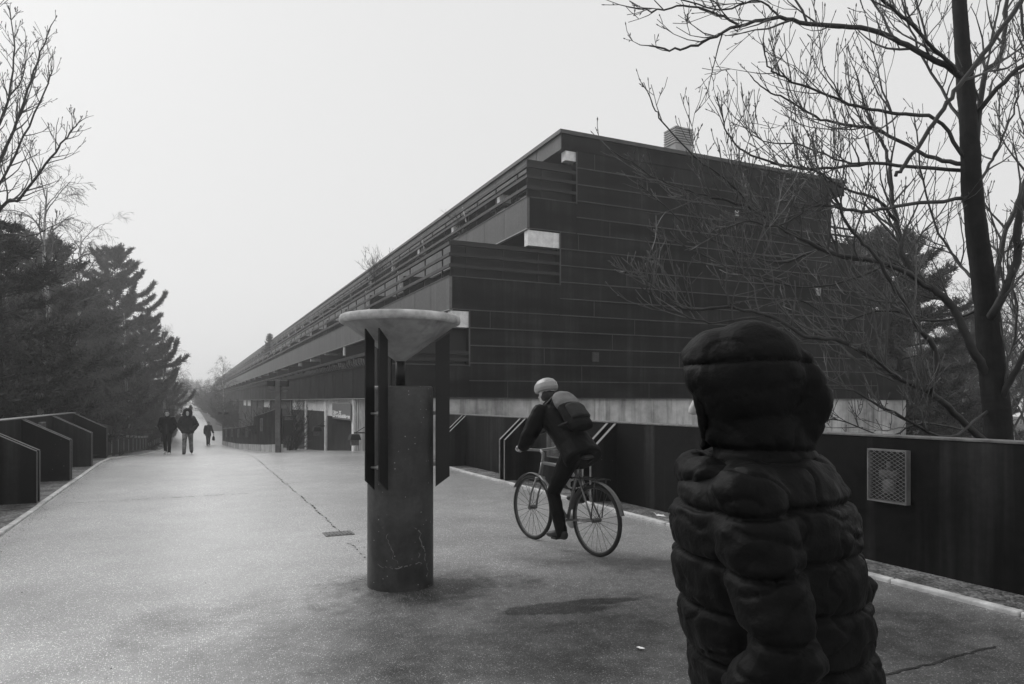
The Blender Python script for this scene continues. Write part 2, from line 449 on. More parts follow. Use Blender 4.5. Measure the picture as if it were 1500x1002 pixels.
# fence going down the ramp after the wall
t = thing('railing', 'slatted steel railing with a sloping top board descending beside the ramp', 'railing', (-2.6, 42, prof(42)))
tb, sl, ps = MB(), MB(), MB()
def fx(y): return -2.72 + (y - 22) * .012
ysf = ysteps(22.45, 66, 2.2)
for p, q in zip(ysf, ysf[1:]):
    tb.bar((fx(p) - .05, p, prof(p) + 1.0), (fx(q) - .05, q, prof(q) + 1.0), .10, .30)
    tb.bar((fx(p) + .12, p, prof(p) + .72), (fx(q) + .12, q, prof(q) + .72), .07, .05)
    tb.bar((fx(p) + .12, p, prof(p) + .10), (fx(q) + .12, q, prof(q) + .10), .07, .06)
    n = 9
    for i in range(n):
        y = p + (q - p) * (i + .5) / n
        sl.box(fx(y) + .10, fx(y) + .125, y - .095, y + .085, prof(y) + .14, prof(y) + .69)
for y in ysf:
    ps = MB(); ps.box(fx(y) + .02, fx(y) + .14, y - .03, y + .03, prof(y) - .1, prof(y) + .85); ps.build('post', 'galv', t)
tb.build('rail', 'wallsteel', t); sl.build('slat_panel', 'band', t); ps = None
t = thing('end_fin', 'small pale edged fin closing the far end of the slatted railing', 'fin', (fx(66), 66.3, prof(66)))
m = MB(); m.prism([(fx(66) - .3, prof(66)), (fx(66) + .9, prof(66)), (fx(66) + .9, prof(66) + .5), (fx(66) - .3, prof(66) + 1.3)], 'y', 66.2, 66.3)
m.build('plate', 'wallsteel', t)
m = MB(); m.bar((fx(66) + .9, 66.25, prof(66) + .53), (fx(66) - .3, 66.25, prof(66) + 1.33), .16, .05); m.build('edge_strip', 'galv', t)

# ---------------------------------------------------------------- grille lamps on the walls
@local
def wall_light():
    t = thing('wall_light', '', 'wall light')      # local: face at -X, y along wall, z up, origin at back centre
    b = MB()
    for y0, y1, z0, z1 in ((-.24, .24, .225, .24), (-.24, .24, -.24, -.225), (-.24, -.225, -.225, .225), (.225, .24, -.225, .225)):
        b.box(-.06, -.002, y0, y1, z0, z1)
    b.build('frame', 'meshwire', t)
    b = MB(); n = 15
    import itertools
    def clipseg(y0, z0, dy, dz):
        lo, hi = -9, 9
        for p, d in ((y0, dy), (z0, dz)):
            a, c = sorted(((-.225 - p) / d, (.225 - p) / d)); lo = max(lo, a); hi = min(hi, c)
        return (lo, hi) if hi > lo + .01 else None
    for sgn in (1, -1):
        for i in range(-n, n + 1):
            z0 = i * .036
            r = clipseg(0, z0, 1, .5 * sgn)
            if r: b.bar((-.064 - .002 * sgn, r[0], z0 + .5 * sgn * r[0]), (-.064 - .002 * sgn, r[1], z0 + .5 * sgn * r[1]), .0035, .004)
    b.build('grille', 'meshwire', t)
    b = MB(); b.box(-.012, -.003, -.222, .222, -.222, .222); b.build('back_plate', 'black', t)
    b = MB(); b.box(-.03, -.012, -.075, .075, -.16, -.03); b.box(-.035, -.012, -.11, .11, -.025, .05); b.box(-.026, -.012, -.03, .03, .055, .13)
    b.build('bulb_holder', 'lampgrey', t, smooth=True)
    return t
wl = wall_light()
pg = ray(1305, 697, 6.6)
def place_light(o, loc, rz, label, sc=(1, 1, 1)):
    o.location = loc; o.rotation_euler = (0, 0, rz); o.scale = sc; tag(o, label, 'wall light', 'grille wall lights')
def light_at(u):      # y on the right wall's inner face for photo column u
    cx = (u - 750) / F; d = 5.80 / (cx * CA + SA); return d, d * (-cx * SA + CA)
d0, y0 = light_at(1305)
place_light(wl, (5.797, y0, EYE - d0 * (697 - 587) / F), 0, 'square lamp behind a diamond mesh grille on the dark wall below the bare tree', (1, .82, 1))
d1, y1 = light_at(815)
o = copy_tree(wl); place_light(o, (5.797, y1, EYE - d1 * (652 - 587) / F), 0, 'mesh grille lamp on the dark wall right behind the cyclist', (1, 1, .9))
o = copy_tree(wl); place_light(o, (-2.747, 17.2, .82), PI, 'mesh grille lamp on the fin wall in front of the conifers')

# ---------------------------------------------------------------- lamp pillar in the foreground
PX, PY = 1.585, 5.65
t = thing('lamp_pillar', 'round concrete pillar with a shallow cone bowl and black steel plates standing on the path', 'pillar', (PX, PY, 0))
b = MB(); b.lathe([(0, -.1), (.268, -.1), (.268, 0), (.266, 1.58), (.262, 1.61), (.25, 1.618), (0, 1.618)], (PX, PY, 0), 64)
def cyl(phi, z, r=.2695): return Vector((PX + r * math.cos(phi), PY + r * math.sin(phi), z))
b.m = 1
def crack(phi, z, steps, dphi, dz, w):
    last = None
    for i in range(steps):
        ww = w * random.uniform(.3, 1.2)
        up = abs(dz) > abs(dphi) * .27
        a = cyl(phi - (ww / .27 if up else 0), z - (0 if up else ww)); c = cyl(phi + (ww / .27 if up else 0), z + (0 if up else ww))
        if last and random.random() > .22: b.quad(last[0], a, c, last[1])
        last = (a, c); phi += dphi + random.uniform(-.03, .03) * (2.2 if up else .3); z += dz + random.uniform(-.012, .012)
view = math.atan2(-PY, -PX)
crack(view - .72, .215, 26, .055, .0, .0045)
crack(view - .36, .46, 18, .010, -.015, .004)
crack(view + .42, .50, 30, .012, -.016, .006)
crack(view + .55, .30, 8, .01, -.02, .004)
b.m = 0
sh = b.build('column', ['shaft', 'crack'], t, smooth=False)
for p in sh.data.polygons: p.use_smooth = (p.material_index == 0 and abs(p.normal.z) < .5)
b = MB()
b.lathe([(0, 1.80), (.012, 1.802), (.03, 1.815)], (PX, PY, 0), 72); b.lathe([(.03, 1.815), (.15, 1.902), (.30, 2.012), (.452, 2.123)], (PX, PY, 0), 72)
b.build('bowl', 'bowl', t, smooth=True); b = MB(); b.lathe([(.452, 2.123), (.470, 2.122)], (PX, PY, 0), 72)
b.lathe([(.470, 2.122), (.484, 2.130), (.491, 2.145), (.491, 2.168), (.484, 2.184), (.470, 2.192)], (PX, PY, 0), 72); b.lathe([(.470, 2.192), (.44, 2.185), (.05, 2.10), (0, 2.10)], (PX, PY, 0), 72)
b.build('bowl_rim', 'bowlrim', t, smooth=True)
b = MB(); b.lathe([(0, 1.6), (.04, 1.6), (.04, 1.85), (0, 1.85)], (PX, PY, 0), 20); b.build('stem', 'blade', t, smooth=True)
def blade(phi, r0, r1, off, z0, z1):
    """upright steel plate in a radial plane, cut aslant at both ends"""
    er = Vector((math.cos(phi), math.sin(phi), 0)); et = Vector((-er.y, er.x, 0))
    m = MB(); i = 0
    for s_ in (-.006, .006):
        c = Vector((PX, PY, 0)) + et * (off + s_)
        for r, z in ((r0, z0), (r1, z0 + .085), (r1, z1 + (r1 - .28) * .72), (r0, z1 + (r0 - .28) * .72)): m.v.append(tuple(c + er * r + Vector((0, 0, z))))
    for f in ((0, 1, 2, 3), (7, 6, 5, 4), (0, 4, 5, 1), (1, 5, 6, 2), (2, 6, 7, 3), (3, 7, 4, 0)): m.f.append(f); m.mi.append(0)
    return m
for phi in (view - .57, view + 1.52, view - 2.66):
    for off in (-.062, .062):
        blade(phi, .285, .40, off, .80, 1.97).build('steel_plate', 'blade', t)
    rod = MB(); er = Vector((math.cos(phi), math.sin(phi), 0)); et = Vector((-er.y, er.x, 0))
    for z in (.98, 1.4):
        q = Vector((PX, PY, z)) + er * .33; rod.tube([q - et * .056, q + et * .056], .009, 10)
        rod.tube([Vector((PX, PY, z)) + er * .25, Vector((PX, PY, z)) + er * .33], .016, 10)
    rod.build('tie_rod', 'galv', t, smooth=True)
# loose grit washed up round the pillar, along the joint and the kerbs
m = MB(); rg_ = random.Random(4)
def pebble(x, y, r):
    z = prof(y); i = len(m.v); a0 = rg_.uniform(0, 6)
    for k in range(5): m.v.append((x + r * math.cos(a0 + k * 1.257) * rg_.uniform(.6, 1.1), y + r * math.sin(a0 + k * 1.257) * rg_.uniform(.6, 1.1), z - .001))
    m.v.append((x + r * .1, y, z + r * rg_.uniform(.4, .9)))
    for k in range(5): m.f.append((i + k, i + (k + 1) % 5, i + 5)); m.mi.append(0)
for _ in range(1500):
    a = rg_.uniform(0, 2 * PI); rr_ = .275 + abs(rg_.gauss(0, .17)); pebble(PX + math.cos(a) * rr_, PY + math.sin(a) * rr_, rg_.uniform(.002, .007))
for _ in range(450): y = rg_.uniform(4.5, 14); pebble(1.58 + rg_.gauss(0, .09), y, rg_.uniform(.002, .008))
for _ in range(1400): y = rg_.uniform(2.5, 17); pebble(5.24 - abs(rg_.gauss(0, .13)), y, rg_.uniform(.003, .009))
for _ in range(1200): y = rg_.uniform(6, 22); pebble(left_edge(y) + abs(rg_.gauss(0, .14)), y, rg_.uniform(.003, .010))
for _ in range(500): pebble(rg_.uniform(-1.8, 5.2), rg_.uniform(2.5, 12), rg_.uniform(.003, .008))
struct(m.build('grit', 'grit'), 'stuff')
# drain cover
dp = ray(496, 782, EYE * F / 195)
t = thing('drain_cover', 'small rectangular cast iron drain cover let into the path beside the joint', 'drain cover', (dp.x, dp.y, 0))
m = MB(); m.box(dp.x - .16, dp.x + .16, dp.y - .12, dp.y + .12, -.05, .008); m.build('frame', 'iron', t, bevel=.003)
m = MB()
for i in range(7): m.box(dp.x - .13 + i * .04, dp.x - .112 + i * .04, dp.y - .095, dp.y + .095, .009, .014)
m.build('grate', 'iron', t)
# litter
def scrap(u, v, sz, label):
    c = ray(u, v, EYE * F / (v - 587)); m = MB(); n = 7; rnd = random.Random(int(u))
    for a in range(n):
        for b_ in range(n):
            x, y = (a / (n - 1) - .5) * sz, (b_ / (n - 1) - .5) * sz * .6
            m.v.append((x + rnd.uniform(-.1, .1) * sz * .3, y + rnd.uniform(-.1, .1) * sz * .3, .012 + abs(noise.noise((x * 14, y * 14, u))) * sz * .5))
    for a in range(n - 1):
        for b_ in range(n - 1): m.f.append((a * n + b_, a * n + b_ + 1, (a + 1) * n + b_ + 1, (a + 1) * n + b_)); m.mi.append(0)
    o = m.build('paper_scrap', 'paper'); o.location = (c.x, c.y, .0); o.rotation_euler = (0, 0, u)
    tag(o, label, 'litter')
scrap(966, 757, .16, 'crumpled white paper scrap lying by the kerb behind the cyclist')
scrap(938, 952, .05, 'tiny white scrap lying on the open asphalt between pillar and dark coated man')
#@@PART2
# ---------------------------------------------------------------- long terraced apartment building
YG = 20.4; BAY = 5.4; NB = 57; YE = YG + BAY * NB
ZB = [EYE + .08, EYE + 2.80, EYE + 5.53]; XF = [5.08, 7.25, 9.88]; XW = [7.9, 11.08, 11.70]; XR = [26.0, 25.3, 23.4]
ZR0, ZR1 = EYE + 8.26, EYE + 8.88
bld = thing('apartment_building', 'long dark terraced apartment building clad in weathered steel, stretching into the fog', 'building', (15, YG, 0))
# gable cladding: sheets between horizontal seams, each course cut by staggered joints
gb, sm = MB(), MB()
outline = []
def xleft(z):
    for i in (2, 1, 0):
        if z >= ZB[i] - .02: return XF[i] if z < ZB[i] + .98 else XW[i]
    return XF[0]
zc = ZB[0]; H_ = (ZB[1] - ZB[0]) / 5
courses = []
for i in range(3):
    top = ZB[i + 1] if i < 2 else ZR0
    n = 5
    for q in range(n): courses.append((ZB[i] + (top - ZB[i]) * q / n, ZB[i] + (top - ZB[i]) * (q + 1) / n, i, q))
rg = random.Random(3)
for a, b, i, q in courses:
    x0, x1 = XW[i], XR[i]
    gb.box(x0, x1, YG, YG + .3, a, b)
    sm.box(x0, x1, YG - .035, YG - .001, a - .016, a + .016 )
    x = x0 + (1.3, 4.0, 2.6, 5.2, .7)[q]
    while x < x1 - .3:
        sm.box(x - .008, x + .008, YG - .008, YG - .001, a + .016, b - .014)
        x += 5.4
for i in range(3):
    sm.box(XW[i] - .02, XW[i] + .025, YG - .028, YG - .001, ZB[i] + .985, (ZB[i + 1] if i < 2 else ZR0) - .02)
    gb.box(XF[i] + .1, XW[i] - .003, YG, YG + .12, ZB[i], ZB[i] + 1.0)
    sm.box(XF[i] + .02, XW[i] - .03, YG - .024, YG - .001, ZB[i] - .008, ZB[i] + .02)
    sm.box(XF[i] + .02, XW[i] - .03, YG - .016, YG + .14, ZB[i] + 1.001, ZB[i] + 1.03)
gb.build('gable_wall', 'gable', bld); sm.build('gable_seam', 'seam', bld)
# small vents and lamps fixed to the gable
for u, vv, w_, mt in ((871, 523, .26, 'seam'), (1078, 313, .16, 'whitec'), (1197, 428, .24, 'curtain')):
    cx = (u - 750) / F; d = YG / (-cx * SA + CA); X = d * (cx * CA + SA); Z = EYE + d * (587 - vv) / F
    m = MB(); m.box(X - w_ / 2, X + w_ / 2, YG - .07, YG - .036, Z - w_ * .6, Z + w_ * .6)
    for k_ in range(4): m.box(X - w_ * .4, X + w_ * .4, YG - .085, YG - .071, Z - w_ * .5 + k_ * w_ * .28, Z - w_ * .5 + k_ * w_ * .28 + w_ * .12)
    m.build('wall_vent', mt, bld)
# roof with fascia
m = MB(); m.box(11.25, 24.07, YG + .03, YE, ZR0 + .02, ZR1 - .1); rf = m.build('roof', 'roof', bld)
m = MB(); m.box(11.13, 24.1, YG - .03, YG + .02, ZR0, ZR1 - .13); y = YG + .026
m.m = 1
while y < YE:
    e = min(y + 1.78, YE); m.box(11.13, 11.2, y + .008, e - .008, ZR0, ZR1 - .13); y += 1.8
m.build('fascia', ['gable', 'parapet'], rf)
m = MB(); m.box(11.05, 24.16, YG - .09, YG + .12, ZR1 - .125, ZR1); m.box(11.05, 11.25, YG + .125, YE, ZR1 - .125, ZR1); m.box(23.95, 24.16, YG + .125, YE, ZR1 - .125, ZR1)
m.build('roof_edge', 'seam', rf)
# chimney
k = ray(978, 188, 29.6); cz = k.z; m = MB(); cx0, cx1, cy0, cy1 = 18.28, 19.12, 23.7, 24.4
m.box(cx0, cx1, cy0, cy1, ZR1 - .1, cz - .75); ch = m.build('chimney', 'louvre', rf)
m = MB()
for q in range(7): m.box(cx0 - .04, cx1 + .04, cy0 - .04, cy1 + .04, cz - .74 + q * .10, cz - .74 + q * .10 + .06)
m.box(cx0 + .06, cx1 - .06, cy0 + .06, cy1 - .06, cz - .74, cz - .04)
m.build('louvre_cap', 'louvre', ch)
# slabs, balcony parapets, railings, beams, party walls, windows on each level
for i in range(3):
    z = ZB[i]
    m = MB(); m.box(XF[i] + .12, XR[i] - .05, YG + .125 if XF[i] < XW[i] else YG, YE, z + .04, z + .22); m.build('floor_slab', 'soffit', bld)
    m = MB(); y = YG
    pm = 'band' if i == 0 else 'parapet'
    while y < YE - .1:
        m.box(XF[i], XF[i] + .09, y + (.0 if y == YG else .014), y + 1.786, z, z + 1.0); y += 1.8
    m.m = 3; m.box(XF[i] + .095, XF[i] + .11, YG + .13, YE, z + .01, z + .99)
    m.m = 1; m.box(XF[i] - .02, XF[i] + .11, YG - .016, YE, z + 1.001, z + 1.03)
    m.m = 2; m.box(XF[i] - .015, XF[i] + .115, YG + .005, YE, z - .03, z - .002)
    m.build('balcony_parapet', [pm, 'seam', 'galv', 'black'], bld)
    m = MB()
    hs = (.36, .70, 1.04) if i else (.20, .42)
    top = hs[-1]
    for h in hs:
        zz = z + 1.03 + h; w_ = .05 if h < top else .07
        m.box(XF[i] - .01, XF[i] + w_, YG - .01, YE, zz - .10, zz)
        m.box(XF[i] + w_, XW[i] - .03, YG - .01, YG + w_ - .012, zz - .10, zz)
    y = YG + .9
    while y < YE: m.box(XF[i] + .08, XF[i] + .115, y, y + .05, z + 1.03, z + 1.03 + top); y += 1.8
    x = XF[i] + .55
    while x < XW[i] - .1: m.box(x, x + .045, YG + .06, YG + .10, z + 1.03, z + 1.03 + top); x += 1.25
    m.build('railing', 'rail', bld)
    # recessed outer wall and window bays
    ztop = ZB[i + 1] if i < 2 else ZR0
    m = MB(); m.box(XW[i] + .12, XW[i] + .4, YG + .31, YE, z + .225, ztop + .03); m.build('recess_wall', 'dark', bld)
    NW = 18
    for b in range(NW):
        y0 = YG + BAY * b + .35; y1 = y0 + BAY - .6
        m = MB(); xx = XW[i]; zs, zt_ = z + .5, ztop - .30
        for yy in (y0, (y0 * 2 + y1) / 3, (y0 + 2 * y1) / 3, y1 - .07): m.box(xx, xx + .115, yy, yy + .07, zs, zt_)
        m.box(xx - .003, xx + .112, y0, y1, zs - .07, zs); m.box(xx - .003, xx + .112, y0, y1, zt_, zt_ + .07)
        wo = m.build('window', 'rail', bld)
        m = MB(); m.box(xx + .05, xx + .06, y0 + .02, y1 - .02, zs, zt_); m.build('pane', 'glass', wo)
    m = MB()
    for b in range(NW, NB):
        y0 = YG + BAY * b + .35; m.box(XW[i] + .05, XW[i] + .119, y0, y0 + BAY - .6, z + .5, ztop - .3)
    struct(m.build('far_window', 'glass', bld), 'stuff')
    m = MB(); m.box(XF[i] + .16, XW[i] + .1, YG + .31, YG + .38, z + .225, ztop - (.54 if i < 2 else .4)); m.build('end_screen', 'dark', bld)
    # concrete beam ends below the parapet of the level above, and party walls between flats
    zb = ztop - (.04 if i < 2 else .02); xf2 = XF[i + 1] if i < 2 else 11.25
    far = MB()
    for b in range(NB):
        tgt = far if b >= 16 else MB(); yb = YG + .02 + BAY * b; wb = .28
        x_in = XW[i] if b == 0 else XW[i] + .1
        tgt.box(xf2 + .05, max(xf2 + .5, x_in - .004), yb, yb + wb, zb - .5 if i < 2 else zb - .32, zb - .004)
        if b < 16: tgt.build('beam', 'whitec', bld)
    struct(far.build('far_beam', 'whitec', bld), 'stuff')
    far = MB()
    for b in range(1, NB):
        tgt = far if b >= 14 else MB(); yb = YG + .06 + BAY * b
        zt2 = z + 1.9
        tgt.m = 0; tgt.box(XF[i] + .14, XW[i] + .1, yb, yb + .12, z + .225, zt2)
        tgt.m = 1
        if i: tgt.bar((XF[i] + .02, yb + .02, z + 1.45), (XF[i] + .02, yb + .42, z + 2.12), .03, .05)
        if b < 14: tgt.build('party_wall', ['dark', 'galv'], bld)
    struct(far.build('far_party_wall', ['dark', 'galv'], bld), 'stuff')
# planter trough edge on the lowest band
m = MB(); y = YG + .2
while y < YG + 60:
    hh = random.uniform(.2, .3)
    m.prism([(5.0, ZB[0] + 1.04), (5.11, ZB[0] + 1.04), (5.11, ZB[0] + 1.04 + hh), (4.93, ZB[0] + 1.0 + hh), (4.95, ZB[0] + 1.12)], 'y', y, y + .22); y += .36
struct(m.build('planter_bracket', 'seam', bld), 'stuff')
m = MB()
for k_ in range(3): m.box(4.96, 5.12, YG + .1, YG + 60, 0, 0)
m = MB(); m.box(4.98, 5.14, YG + .1, YG + 60, ZB[0] + 1.32, ZB[0] + 1.38); m.build('planter_rail', 'rail', bld)
# ground storey: concrete plinth below the gable, panels, piers and boards along the path
m = MB(); x = 5.25
while x < 27.9:
    m.box(x + .006, min(x + 2.39, 27.9), YG + .06, YG + .28, -4.5, ZB[0] - .012); x += 2.4
m.build('plinth', 'concrete', bld)
m = MB(); m.box(26.0, 27.95, YG + .02, YG + .3, EYE + .03, EYE + 1.2); m.build('terrace_parapet', 'gable', bld)
for i in range(3):
    m = MB(); x1 = XR[i] + (1.9 if i < 2 else 1.6); z = ZB[i]
    if i: m.box(XR[i] + .004, x1, YG + .2, YG + 40, z, z + .9); m.box(XR[i] + .004, x1, YG + .15, YG + .2, z + 1.15, z + 1.22); m.box(XR[i] + .004, x1, YG + .15, YG + .2, z + 1.45, z + 1.52)
    else: m.box(XR[i] + .004, XR[i] + 1.0, YG + .2, YG + 40, z - .4, z + .9)
    m.build('rear_balcony', 'gable', bld)
    m = MB(); m.box(XR[i] + .02, XR[i] + .25, YG + .32, YG + 45, z - .03 if i == 0 else z + .0, (ZB[i + 1] if i < 2 else ZR0)); m.build('rear_wall', 'whitec', bld)
XG = 5.2
m = MB(); m.box(XG + .25, XG + .5, YG + .3, YE, -3.6, ZB[0]); m.build('ground_wall', 'dark', bld)
piers = [24.45 + BAY * b for b in range(14)]
for b, yp in enumerate(piers):
    zg = prof(yp) - .35
    m = MB(); m.box(XG - .04, XG + .2, yp - .16, yp + .16, zg, ZB[0] - .035); m.build('pier', 'whitec' if b < 3 else 'post', bld, bevel=.01)
    y0, y1 = yp + .165, yp + BAY - .165; zt_ = EYE - .36 - (.0 if b == 0 else .12)
    if b == 0: zt_ = EYE - .62
    m = MB(); m.box(XG + .03, XG + .1, y0, y1, prof(y0) - .5, zt_ if b != 1 else EYE - .45); m.build('panel', 'panel', bld)
    m = MB(); m.box(XG + .06, XG + .13, y0, y1, (zt_ if b != 1 else EYE - .45) + .003, ZB[0] - .035); m.build('upper_panel', 'whitec' if b < 3 or b in (5, 8, 9) else 'soffit', bld)
m = MB(); y = YG + .35
while y < 24.2:
    m.box(XG + random.uniform(.02, .05), XG + .12, y, y + .155, -.35, ZB[0] - .04); y += .17
m.build('board_wall', 'curtain', bld)
m = MB(); y = piers[2] + .9; m.box(XG + .01, XG + .05, y, y + 2.9, EYE - .46, EYE - .03); wo = m.build('window', 'galv', bld)
m = MB(); m.box(XG, XG + .008, y + .1, y + 1.4, EYE - .42, EYE - .08); m.box(XG, XG + .008, y + 1.5, y + 2.8, EYE - .42, EYE - .08); m.build('pane', 'curtain', wo)
# sign with two lines of lettering
def sign():
    yA, yB = 25.0, 28.35; zA, zB = EYE - .62, EYE - .07
    # photo: u 487..514, v 590..614
    def at(u):
        cx = (u - 750) / F; d = (XG - .09) / (cx * CA + SA); return d * (-cx * SA + CA), d
    (yl, dl), (yr, dr) = at(487), at(514)
    zt_, zb_ = EYE - (590.5 - 587) / F * dl, EYE - (614.5 - 587) / F * (dl + dr) / 2
    t = thing('sign', 'grey hanging sign with two lines of white lettering on the ground storey wall', 'sign', (XG - .09, (yl + yr) / 2, (zt_ + zb_) / 2))
    m = MB(); m.box(XG - .10, XG - .07, yr, yl, zb_, zt_); m.build('board', 'sign', t, bevel=.004)
    m = MB()
    for yy in (yr + .3, yl - .3): m.box(XG - .09, XG - .08, yy, yy + .03, zt_, zt_ + .06)
    m.build('hanger', 'black', t)
    for txt, fz in (('Litra X', .40), ('Dartklubben', .20)):
        cu = bpy.data.curves.new('lettering', 'FONT'); cu.body = txt; cu.size = (zt_ - zb_) * .30; cu.extrude = .003; cu.space_character = 1.0; cu.offset = .009
        cu.align_x = 'LEFT'
        ob = bpy.data.objects.new('lettering', cu); C.objects.link(ob)
        dg = bpy.context.evaluated_depsgraph_get(); me = bpy.data.meshes.new_from_object(ob.evaluated_get(dg)); C.objects.unlink(ob); bpy.data.objects.remove(ob)
        wd = max(v.co.x for v in me.vertices); want = (yl - yr) * (.50 if txt == 'Litra X' else .93)
        for v in me.vertices: v.co.x *= want / wd
        me.materials.append(MT['letter'])
        lo = bpy.data.objects.new('lettering', me); C.objects.link(lo)
        M4 = Matrix(((0, 0, -1, XG - .106), (-1, 0, 0, yl - (yl - yr) * .04), (0, 1, 0, zb_ + (zt_ - zb_) * (fz - .08)), (0, 0, 0, 1)))
        me.transform(M4); me.flip_normals() if M4.to_3x3().determinant() < 0 else None
        lo.parent = t; lo.location = -t.location
sign()
# lanterns hanging on the piers
@local
def lantern():
    t = thing('wall_lantern', '', 'lantern')
    m = MB(); m.box(-.34, .0, -.02, .02, .22, .26); m.bar((-.3, 0, .24), (0, 0, .42), .02); m.build('bracket', 'black', t)
    m = MB(); m.prism([(-.5, .02), (-.14, .02), (-.2, .2), (-.44, .2)], 'y', -.18, .18); m.build('shade', 'black', t)
    m = MB(); m.box(-.44, -.2, -.12, .12, -.16, .018); m.build('lamp_body', 'cloth_dark' if False else 'iron', t)
    return t
l0 = lantern()
spots = [(22.9, 'dark lantern on the pale board wall next to the sign'), (piers[1] - .0, 'dark lantern on the pier just past the sign, the middle one of three'), (piers[2], 'dark lantern on the farthest white pier, beyond the sign')]
for q, (yy, lb) in enumerate(spots):
    o = l0 if q == 0 else copy_tree(l0)
    o.location = (XG - .045 if q else XG + .02, yy, EYE - 1.28); tag(o, lb, 'lantern', 'lanterns on the ground storey')

# ---------------------------------------------------------------- low wall, lamp posts
LW = [(27.6, 3.02), (58.2, 2.42)]
def lwx(y): return 3.02 + (y - 27.6) / 30.6 * -.6
t = thing('low_wall', 'dark slatted low wall on a pale concrete base, stepping up beside the lamp post', 'wall', (lwx(40), 40, prof(40)))
m, bs, cp = MB(), MB(), MB()
ysl = ysteps(27.75, 58, 2.0)
for p, q in zip(ysl, ysl[1:]):
    i = len(bs.v)
    def slab(mb, a0, a1, z0, z1):
        i = len(mb.v)
        for yy in (p + .004, q - .004):
            for dx, zz in ((a0, z0), (a1, z0), (a1, z1), (a0, z1)): mb.v.append((lwx(yy) + dx, yy, prof(yy) + zz))
        for f in ((0, 1, 2, 3), (7, 6, 5, 4), (0, 4, 5, 1), (1, 5, 6, 2), (2, 6, 7, 3), (3, 7, 4, 0)): mb.f.append(tuple(i + k for k in f)); mb.mi.append(0)
    slab(bs, -.02, .24, -.4, .30)
    hi = 1.62 if p < 35 else 1.22
    slab(m, .0, .2, .301, hi); slab(cp, -.015, .215, hi + .001, hi + .025)
bs.build('base', 'concrete', t); m.build('wall_panel', 'band', t); cp.build('coping', 'coping', t)
m = MB(); m.box(lwx(27.75) - .02, lwx(27.75) + .24, 27.72, 27.748, prof(27.7) - .3, prof(27.7) + .30); m.build('end_block', 'concrete', t)
names = ['nearest', 'second', 'third', 'fourth', 'fifth']
ref = [303.5 , 0]
for q, u in enumerate((385.5, 363.5, 351, 341, 332.5)):
    cx = (u - 750) / F
    y = 40
    for _ in range(30):
        d = lwx(y) / (cx * CA + SA) if abs(cx * CA + SA) > 1e-4 else 50; y = .5 * y + .5 * max(28, min(57.5, d * (-cx * SA + CA)))
    o = copy_tree(wl); place_light(o, (lwx(y) - .004, y, prof(y) + (1.15 if q == 0 else .9)), 0, f'pale lamp on the low slatted wall, {names[q]} of the row from the lamp post', (1.6, .5, 1.0 if q else 1.15))
@local
def lamp_post(h):
    t = thing('lamp_post', '', 'lamp post')
    m = MB(); m.box(-.09, .09, -.09, .09, -.4, h); m.build('pole', 'post', t, bevel=.015)
    for s in (-1, 1):
        m = MB(); m.box(min(s * .10, s * .36), max(s * .10, s * .36), -.17, .17, h - .24, h - .03); lh = m.build('lamp_head', 'black', t, bevel=.01)
        m = MB(); m.box(min(s * .14, s * .32), max(s * .14, s * .32), -.13, .13, h - .25, h - .243); m.build('diffuser', 'lampwhite', lh)
    m = MB(); m.box(-.38, .38, -.05, .05, h - .42, h - .37); m.build('crossbar', 'post', t)
    return t
lp = lamp_post(2.66)
p_ = ray(407, 660, 26.0); lp.location = (p_.x, p_.y - .1, prof(p_.y)); lp.rotation_euler = (0, 0, A * .0 - .35)
tag(lp, 'weathered lamp post with two dark box heads by the near end of the low wall', 'lamp post', 'lamp posts')
o = copy_tree(lp); o.location = (lwx(58.3) + .1, 58.7, prof(58.7) - .15); tag(o, 'small distant lamp post at the far end of the low wall', 'lamp post', 'lamp posts')
wb = thing('waste_bin', 'small black bin fixed to the side of the near lamp post', 'bin', (lp.location.x + .3, lp.location.y - .1, lp.location.z + .75))
X, Y, Z = lp.location.x + .33, lp.location.y - .1, lp.location.z
m = MB(); m.prism([(X - .17, Z + .62), (X + .13, Z + .62), (X + .19, Z + 1.2), (X - .17, Z + 1.2)], 'y', Y - .17, Y + .17); m.build('bin_body', 'black', wb, bevel=.01)
m = MB(); m.box(X - .18, X + .2, Y - .18, Y + .18, Z + 1.3, Z + 1.34); m.box(X - .17, X - .14, Y - .17, Y + .17, Z + 1.2, Z + 1.3); m.build('bin_hood', 'black', wb)
